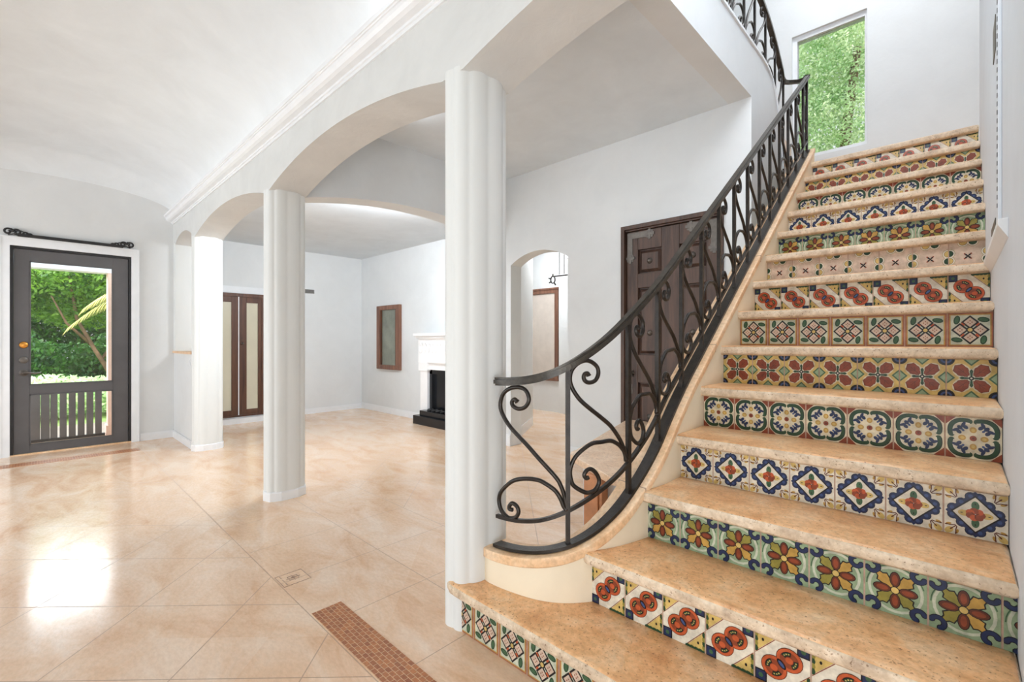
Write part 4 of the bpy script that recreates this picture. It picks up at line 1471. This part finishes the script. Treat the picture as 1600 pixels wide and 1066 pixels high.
# ---------------------------------------------------------------- fireplace
fp = empty('fireplace', (-4.9, YF, 0), 'white carved stone fireplace with black firebox and hearth', 'fireplace')
FX0, FX1 = -5.56, -4.20
b = MB()
b.box(FX0, FX0 + 0.17, YF - 0.11, YF, 0.02, 0.76); b.box(FX1 - 0.17, FX1, YF - 0.11, YF, 0.02, 0.76)
b.box(FX0 - 0.02, FX0 + 0.19, YF - 0.13, YF, 0.74, 0.86); b.box(FX1 - 0.19, FX1 + 0.02, YF - 0.13, YF, 0.74, 0.86)
b.box(FX0 + 0.17, FX1 - 0.17, YF - 0.10, YF, 0.76, 0.90)
part(b, 'surround', M['carved'], fp, bevel=0.004)
b = MB(); b.box(FX0 - 0.02, FX1 + 0.02, YF - 0.13, YF, 0.86, 1.20)
for i in range(16):
    cx = FX0 + 0.05 + i * 0.083
    for sg in (-1, 1):
        b.tube([(cx + sg * 0.005, YF - 0.133, 0.99), (cx + sg * 0.03, YF - 0.138, 1.03), (cx + sg * 0.035, YF - 0.138, 1.08), (cx + sg * 0.012, YF - 0.138, 1.12), (cx, YF - 0.134, 1.15)], 0.007, 6)
    b.lathe([(0.002, -0.146), (0.014, -0.142), (0.016, -0.13)], (cx + 0.0415, YF, 1.13), 10, 'y')
part(b, 'frieze', M['carved'], fp, smooth=True, auto=0.6, label='frieze carved with leaf scrolls')
b = MB()
b.box(FX0 - 0.05, FX1 + 0.05, YF - 0.16, YF, 1.20, 1.235); b.box(FX0 - 0.07, FX1 + 0.07, YF - 0.19, YF, 1.235, 1.275)
part(b, 'mantel_shelf', M['carved'], fp, bevel=0.006)
b = MB()
b.box(FX0 + 0.17, FX0 + 0.23, YF - 0.07, YF - 0.02, 0.16, 0.76); b.box(FX1 - 0.23, FX1 - 0.17, YF - 0.07, YF - 0.02, 0.16, 0.76)
b.box(FX0 + 0.17, FX1 - 0.17, YF - 0.07, YF - 0.02, 0.70, 0.76); b.box(FX0 + 0.17, FX1 - 0.17, YF - 0.03, YF - 0.005, 0.16, 0.76)
part(b, 'firebox', M['firebox'], fp, label='black firebox opening')
b = MB(); b.box(FX0 + 0.02, FX1 - 0.02, YF - 0.25, YF - 0.0, 0, 0.12); b.box(FX0 + 0.11, FX1 - 0.11, YF - 0.20, YF - 0.0, 0.12, 0.19)
part(b, 'hearth', M['firebox'], fp, bevel=0.004, label='stepped black hearth')
b = MB()
for i in range(9):
    b.tube([(FX0 + 0.26 + i * 0.1, YF - 0.18, 0.20), (FX0 + 0.30 + i * 0.1, YF - 0.10, 0.215)], 0.012, 7)
b.tube([(FX0 + 0.22, YF - 0.12, 0.205), (FX1 - 0.22, YF - 0.12, 0.205)], 0.012, 7)
part(b, 'fire_grate', M['blackpaint'], fp)

# ---------------------------------------------------------------- carved door (door_3)
d3 = empty('door_3', (-1.73, YD, 0), 'dark carved wooden door with raised panels and iron corner straps', 'door', kind='structure')
b = MB()
yf = YD - 0.02
ring4(b, 'y', DX0 + 0.001, DX1 - 0.001, 0, DZT - 0.001, yf, YD + 0.1, 0.035, 0.035, 0, 0.035)
b.box(DX0 + 0.036, DX1 - 0.036, yf + 0.02, YD + 0.099, DZT - 0.05, DZT - 0.036)
part(b, 'door_frame', M['wood_dark'], d3, bevel=0.004)
ly = YD + 0.018
lx0, lx1, lz1 = DX0 + 0.042, DX1 - 0.042, DZT - 0.055
cols = [(-2.02, -1.80), (-1.645, -1.425)]
rows = [(0.22, 0.80), (1.045, 1.63), (1.755, 1.965)]
b = MB()
# stiles and rails around the recessed panels
b.box(lx0, cols[0][0], ly, ly + 0.04, 0.01, lz1); b.box(cols[0][1], cols[1][0], ly, ly + 0.04, 0.01, lz1); b.box(cols[1][1], lx1, ly, ly + 0.04, 0.01, lz1)
zr = [0.01] + [q for r_ in rows for q in r_] + [lz1]
for (xa, xb) in cols:
    for i in range(0, len(zr), 2):
        b.box(xa, xb, ly, ly + 0.04, zr[i], zr[i + 1])
b.box(lx0, lx1, ly + 0.03, ly + 0.06, 0.01, lz1)
leaf3 = part(b, 'door_leaf', M['wood_dark'], d3, bevel=0.004)
for (xa, xb) in cols:
    for (za, zb_) in rows:
        b = MB()
        m_ = 0.012
        xs_ = [(xa + m_, za + m_), (xb - m_, za + m_), (xb - m_, zb_ - m_), (xa + m_, zb_ - m_)]
        k_ = 0.035
        xi = [(xa + k_, za + k_), (xb - k_, za + k_), (xb - k_, zb_ - k_), (xa + k_, zb_ - k_)]
        vv = [(x, ly + 0.028, z) for x, z in xs_] + [(x, ly + 0.006, z) for x, z in xi]
        b.add(vv, [(4, 5, 6, 7)] + [(i, (i + 1) % 4, 4 + (i + 1) % 4, 4 + i) for i in range(4)])
        part(b, 'raised_panel', M['wood_dark'], leaf3)
        b = MB()
        cx, cz = (xa + xb) / 2, (za + zb_) / 2
        if zb_ - za > 0.4 and za > 1.0: cz = za + 0.19
        b.lathe([(0.003, -0.022), (0.014, -0.018), (0.020, -0.006), (0.026, 0.0)], (cx, ly + 0.006, cz), 14, 'y')
        part(b, 'rosette', M['pewter'], leaf3, smooth=True)
def strap(x, z, sg):
    b = MB()
    y0, y1 = ly - 0.006, ly + 0.001
    b.prism([(x, z), (x + sg * 0.19, z), (x + sg * 0.19, z - 0.05), (x + sg * 0.05, z - 0.05), (x + sg * 0.05, z - 0.19), (x, z - 0.19)], 'y', y0, y1)
    for (cx, cz, dx, dz) in ((x + sg * 0.21, z - 0.025, 1, 0), (x + sg * 0.025, z - 0.22, 0, 1)):
        for (px_, pz_) in ((0.022, 0.022), (0.022, -0.022), (-0.022, 0.022), (-0.022, -0.022)):
            b.lathe([(0.011, -0.005), (0.011, 0)], (cx + px_, ly, cz + pz_), 8, 'y')
        b.box(cx - 0.012, cx + 0.012, y0 - 0.001, y1, cz - 0.045, cz + 0.045); b.box(cx - 0.045, cx + 0.045, y0 - 0.002, y1, cz - 0.012, cz + 0.012)
    return part(b, 'corner_strap', M['pewter'], leaf3, label='pewter corner strap with clover ends')
strap(lx0 + 0.01, lz1 - 0.012, 1); strap(lx1 - 0.01, lz1 - 0.012, -1)
b = MB()
b.lathe([(0.004, -0.05), (0.022, -0.048), (0.026, -0.036), (0.010, -0.02), (0.010, -0.01), (0.03, 0)], (-2.085, ly, 0.88), 14, 'y')
for i in range(6):
    a = i * PI / 3
    b.tube([(-2.085, ly - 0.004, 0.88), (-2.085 + 0.04 * math.cos(a), ly - 0.006, 0.88 + 0.04 * math.sin(a))], [0.008, 0.003], 6)
part(b, 'handle', M['pewter'], leaf3, smooth=True, label='flower-shaped pewter door knob')
b = MB(); b.box(-2.10, -2.07, ly - 0.005, ly, 0.70, 0.78); part(b, 'keyhole_plate', M['pewter'], leaf3)

# ---------------------------------------------------------------- bench between the curb and the carved door
bn = empty('stone_bench', (-1.5, 2.9, 0), 'peach stone topped bench behind the curb below the carved door', 'bench')
b = MB(); b.prism([(-1.10, 2.02), (-1.26, 2.03), (-1.62, 2.23), (-1.70, 2.28), (-1.735, 2.33), (-1.745, 2.40), (-2.10, 3.655), (-1.10, 3.655)][::-1], 'z', 0.435, 0.475)
part(b, 'bench_top', M['bench_top'], bn, bevel=0.008)
b = MB(); b.prism([(-1.12, 2.17), (-1.38, 2.175), (-1.66, 2.36), (-2.02, 3.65), (-1.12, 3.65)][::-1], 'z', 0, 0.435)
part(b, 'bench_base', M['wall_cool'], bn)
b = MB(); b.box(-1.475, -1.385, 2.10, 2.17, 0.0, 0.436); b.box(-1.385, -1.365, 2.11, 2.17, 0.02, 0.436)
part(b, 'bench_leg', M['wood_orange'], bn, bevel=0.003, label='orange-brown wooden upright at the front of the bench')

# ---------------------------------------------------------------- framed panel and iron lamp in the inner hall
pn = empty('framed_panel', (-4.95, 5.95, 1.25), 'brown framed pale panel on the inner hall wall seen through the small arch', 'wall panel')
b = MB()
px0, px1, pz0, pz1 = -5.50, -4.66, 0.51, 2.02
ring4(b, 'y', px0, px1, pz0, pz1, 5.91, 5.95, 0.07, 0.07, 0.06, 0.07)
b.box(px0 - 0.01, px1 + 0.01, 5.90, 5.95, pz1 - 0.012, pz1 + 0.02)
part(b, 'frame', M['wood_frame'], pn, bevel=0.006)
b = MB(); b.box(px0 + 0.07, px1 - 0.07, 5.93, 5.95, pz0 + 0.06, pz1 - 0.07)
part(b, 'pane', M['panel_pale'], pn)

lp = empty('hanging_lamp', (-3.5, 4.6, 2.95), 'black wrought iron hanging lamp in the inner hall', 'lamp')
b = MB()
for x in (-3.60, -3.525): b.tube([(x, 4.6, 3.0), (x, 4.6, 2.0)], 0.005, 6)
part(b, 'hanging_rods', M['iron'], lp)
b = MB()
b.tube([(-3.70, 4.6, 1.985), (-3.2, 4.6, 1.985)], 0.009, 8)
ring = [(-3.705 + 0.035 * math.cos(t), 4.6, 1.945 + 0.045 * math.sin(t)) for t in np.linspace(0, 2 * PI, 18)]
b.tube(ring, 0.008, 6)
for dx, dz in ((-0.04, -0.03), (0.03, -0.06), (-0.045, 0.02), (0.0, 0.06)):
    b.tube([(-3.705 + dx * 0.6, 4.6, 1.945 + dz * 0.6), (-3.705 + dx * 1.5, 4.6, 1.945 + dz * 1.2)], 0.009, 6)
b.tube([(-3.44, 4.6, 1.985), (-3.42, 4.6, 1.94), (-3.40, 4.6, 1.91)], 0.008, 6)
part(b, 'lamp_frame', M['iron'], lp, smooth=True)

# ---------------------------------------------------------------- white grille cover on the right wall
gr = empty('wall_grille', (XR, 2.7, 1.9), 'white louvred air grille on the wall right of the stairs', 'vent')
ga, gb, gz0, gz1 = 2.27, 3.20, 1.50, 2.34
b = MB()
b.box(XR - 0.010, XR, ga, gb, gz0, gz1)
part(b, 'grille_panel', M['wall_cool'], gr, bevel=0.003)
b = MB()
b.prism([(XR - 0.022, gz0 + 0.012), (XR, gz0 - 0.03), (XR, gz0 + 0.03), (XR - 0.022, gz0 + 0.03)], 'y', ga - 0.27, gb)
part(b, 'bottom_ledge', M['trim'], gr, bevel=0.002)
b = MB()
for i in range(26):
    z = gz0 + 0.12 + i * 0.029
    b.box(XR - 0.0115, XR - 0.009, ga + 0.012, ga + 0.022, z, z + 0.014)
part(b, 'vent_slots', M['blackpaint'], gr, label='column of small dark slots')
b = MB(); b.box(XR - 0.0125, XR - 0.009, 2.36, 2.50, 2.20, 2.32); part(b, 'dark_slot', M['pewter'], gr)
b = MB(); b.box(XR - 0.0125, XR - 0.009, 2.36, 2.62, 1.575, 1.60); part(b, 'dark_slot', M['pewter'], gr)

# ---------------------------------------------------------------- landing window
w1 = empty('window_1', (-0.93, YW, 3.04), 'tall landing window filled with green leaves', 'window', kind='structure')
b = MB()
ring4(b, 'y', WX0 - 0.002, WX1 + 0.002, WZ0 - 0.002, WZ1 + 0.002, YW + 0.03, YW + 0.10, 0.045, 0.022, 0.04, 0.05)
part(b, 'window_frame', M['trim'], w1)
b = MB(); b.box(WX0 + 0.04, WX1 - 0.02, YW + 0.06, YW + 0.066, WZ0 + 0.04, WZ1 - 0.05)
part(b, 'pane', M['glass'], w1)

# ---------------------------------------------------------------- outside
b = MB(); b.box(-40, -9.0, -25, 30, -0.25, -0.05); b.box(-9, 30, 6.4, 30, -0.25, -0.05)
struct(b, 'ground', M['ground'], 'green lawn of the garden outside', 'ground')
b = MB(); b.box(-9.0, XG - 0.2, -6, 4, -0.2, -0.02)
struct(b, 'floor_porch', M['paving'], 'stone paved porch outside the glazed door', 'floor')
b = MB(); b.box(-7.75, -7.55, -2.0, 2.0, 2.005, 2.4)
struct(b, 'trim_porch_beam', M['trim'], 'white porch beam outside above the glazed door', 'trim')
b = MB(); b.box(-7.74, -7.56, 0.655, 0.86, -0.02, 2.005); b.box(-7.76, -7.54, 0.64, 0.88, -0.02, 0.12)
tag(b.build('porch_post', M['porch']), 'pink porch post outside at the right edge of the glazed door', 'post')
gt = empty('porch_balustrade', (-7.62, 0.2, 0), 'dark slatted porch balustrade behind the low door pane', 'balustrade')
b = MB(); b.box(-7.66, -7.58, -2.0, 0.63, 0.62, 0.67); b.box(-7.65, -7.59, -2.0, 0.63, -0.02, 0.03)
part(b, 'rail', M['blackpaint'], gt)
for i in range(11):
    y = -0.24 + i * 0.078
    b = MB(); b.box(-7.64, -7.60, y, y + (0.074 if i < 5 else 0.060), 0.0, 0.64)
    part(b, 'slat', M['darkmetal'], gt)

rng = np.random.default_rng(5)
def foliage(name, blobs, n, size, mat, parent=None):
    """blobs: (x,y,z,rx,ry,rz); leaves as small bent quads"""
    V, Fc = [], []
    wts = np.array([bb[3] * bb[4] * bb[5] for bb in blobs]); wts /= wts.sum()
    which = rng.choice(len(blobs), n, p=wts)
    B = np.array(blobs)[which]
    d = rng.normal(size=(n, 3)); d /= np.linalg.norm(d, axis=1)[:, None]
    r = rng.random(n) ** 0.4
    P = B[:, :3] + d * B[:, 3:] * r[:, None]
    u = rng.normal(size=(n, 3)); u /= np.linalg.norm(u, axis=1)[:, None]
    w_ = rng.normal(size=(n, 3)); w_ -= (w_ * u).sum(1)[:, None] * u; w_ /= np.linalg.norm(w_, axis=1)[:, None]
    s = size * (0.6 + 0.8 * rng.random(n))[:, None]
    v = np.stack([P - u * s, P + w_ * s * .45, P + u * s, P - w_ * s * .45], 1).reshape(-1, 3)
    f = np.arange(4 * n).reshape(-1, 4)
    me = bpy.data.meshes.new(name)
    me.vertices.add(4 * n); me.vertices.foreach_set('co', v.astype(np.float32).ravel())
    me.loops.add(4 * n); me.loops.foreach_set('vertex_index', f.ravel().astype(np.int32))
    me.polygons.add(n); me.polygons.foreach_set('loop_start', (np.arange(n) * 4).astype(np.int32))
    me.polygons.foreach_set('loop_total', np.full(n, 4, np.int32))
    me.materials.append(mat)
    me.update(calc_edges=True)
    return link(bpy.data.objects.new(name, me), parent)

def tree(name, base, limbs, blobs, n, size, mat, label, cat='tree'):
    root = empty(name, base, label, cat)
    b = MB()
    for pts, r0, r1 in limbs:
        b.tube([(p[0] - base[0], p[1] - base[1], p[2] - base[2]) for p in pts], [r0 + (r1 - r0) * i / (len(pts) - 1) for i in range(len(pts))], 9)
    b.build('trunk', M['bark'], root, smooth=True)
    foliage('crown', [(bb[0] - base[0], bb[1] - base[1], bb[2] - base[2], *bb[3:]) for bb in blobs], n, size, mat, root)
    return root

tree('garden_tree', (-12.2, 1.35, -0.05),
     [([(-12.2, 1.35, -0.05), (-12.2, 1.1, 0.5), (-12.1, 0.85, 1.0), (-12.2, 0.6, 1.6), (-12.2, 0.5, 2.4)], 0.05, 0.02),
      ([(-12.15, 0.95, 0.8), (-12.1, 1.25, 1.3), (-12.2, 1.35, 2.2)], 0.03, 0.012),
      ([(-12.15, 0.8, 1.1), (-12.0, 0.45, 1.5), (-12.0, 0.25, 2.0)], 0.03, 0.01)],
     [(-12.4, 0.3, 2.6, 1.0, 0.9, 0.7), (-12.2, 1.2, 2.5, 1.0, 0.7, 0.7), (-12.8, 0.7, 1.9, 0.8, 0.9, 0.5), (-12.2, 1.7, 1.9, 0.5, 0.5, 0.5), (-12.4, -0.3, 2.2, .6, .6, .7)],
     22000, 0.042, M['leaf'], 'branching green tree in the garden behind the glazed door')
tree('background_tree', (-18.5, 1.0, -0.05), [([(-18.5, 1.0, -0.05), (-18.5, 1.0, 2.0)], 0.15, 0.08)],
     [(-18.5, 0.2, 1.2, 1.2, 1.6, 0.9), (-18.5, 0.0, 2.4, 1.5, 1.6, 1.8), (-18.5, 2.0, 2.6, 1.5, 1.5, 1.9), (-18.6, 0.8, 4.6, 1.6, 2.2, 1.4)],
     30000, 0.07, M['leaf_dark'], 'dense dark green tree farthest back beyond the glazed door')
h = foliage('hedge', [(-13.6, 0.4, 0.5, 0.6, 1.4, 0.65), (-13.6, 1.7, 0.65, 0.6, 1.2, 0.8), (-13.8, -0.4, 0.75, 0.6, 0.7, 0.8)], 14000, 0.05, M['leaf_dark'])
tag(h, 'dark green hedge below the garden tree', 'hedge')
h = foliage('flowering_shrub', [(-10.2, 0.25, 0.30, 0.5, 0.7, 0.34), (-10.2, 1.0, 0.28, 0.5, 0.6, 0.34), (-10.3, -0.4, .3, .5, .5, .3)], 5000, 0.045, M['leaf_bright'])
tag(h, 'low light green shrub just behind the porch balustrade', 'shrub')
# palm
pm = empty('palm', (-10.9, 1.25, -0.05), 'yellow-green palm fronds hanging behind the glazed door', 'palm')
b = MB(); b.tube([(0, 0.55, 0), (0, 0.5, 1.2), (0, 0.4, 2.2)], [0.07, 0.06, 0.05], 10); b.build('trunk', M['bark'], pm, smooth=True)
for k, (ay_, up_, ln) in enumerate([(-1.0, 0.35, 1.0), (-0.7, -0.1, 0.9), (-1.0, 0.0, 1.2), (0.6, 0.3, 1.0), (1.0, 0.0, 0.9), (-0.4, 0.5, 0.9)]):
    b = MB()
    P = []
    for i in range(13):
        t = i / 12
        P.append(Vector((0.15 * math.sin(k * 2.1) * t, 0.4 + ay_ * ln * t, 2.2 + up_ * t - 0.75 * t * t)))
    b.tube(P, [0.006 * (1 - 0.7 * i / 12) for i in range(13)], 5)
    for i in range(1, 13):
        for j in range(2):
            q = P[i - 1].lerp(P[i], j / 2)
            L = 0.40 * (1 - 0.5 * abs(i / 12 - 0.4))
            for sg in (-1, 1):
                tip = q + Vector((sg * L * 0.7, ay_ * 0.14, -L * 0.75))
                mid = q.lerp(tip, 0.5) + Vector((0, 0, 0.03))
                wv = Vector((0, 0.006, 0.002))
                b.add([q - wv, mid - wv * 1.3, tip, mid + wv * 1.3, q + wv], [(0, 1, 2, 3, 4)])
    b.build('frond', M['palm'], pm)

# trees outside the landing window
tree('leafy_tree', (-1.9, 10.6, -0.05), [([(-1.9, 10.6, -0.05), (-1.8, 10.6, 3.0), (-1.5, 10.5, 5.0), (-1.3, 10.4, 6.5)], 0.16, 0.06),
                                      ([(-1.8, 10.6, 3.4), (-2.2, 10.4, 4.6), (-2.5, 10.3, 5.8)], 0.08, 0.03)],
     [(-1.7, 10.4, 5.0, 1.2, 0.8, 0.9), (-2.2, 10.5, 6.1, 0.9, 0.8, 0.9), (-1.35, 10.6, 6.4, 0.8, 0.8, 0.8), (-1.8, 10.4, 7.1, 0.9, 0.8, 0.5)],
     34000, 0.032, M['leaf_bright'], 'bright leafy tree outside the landing window')
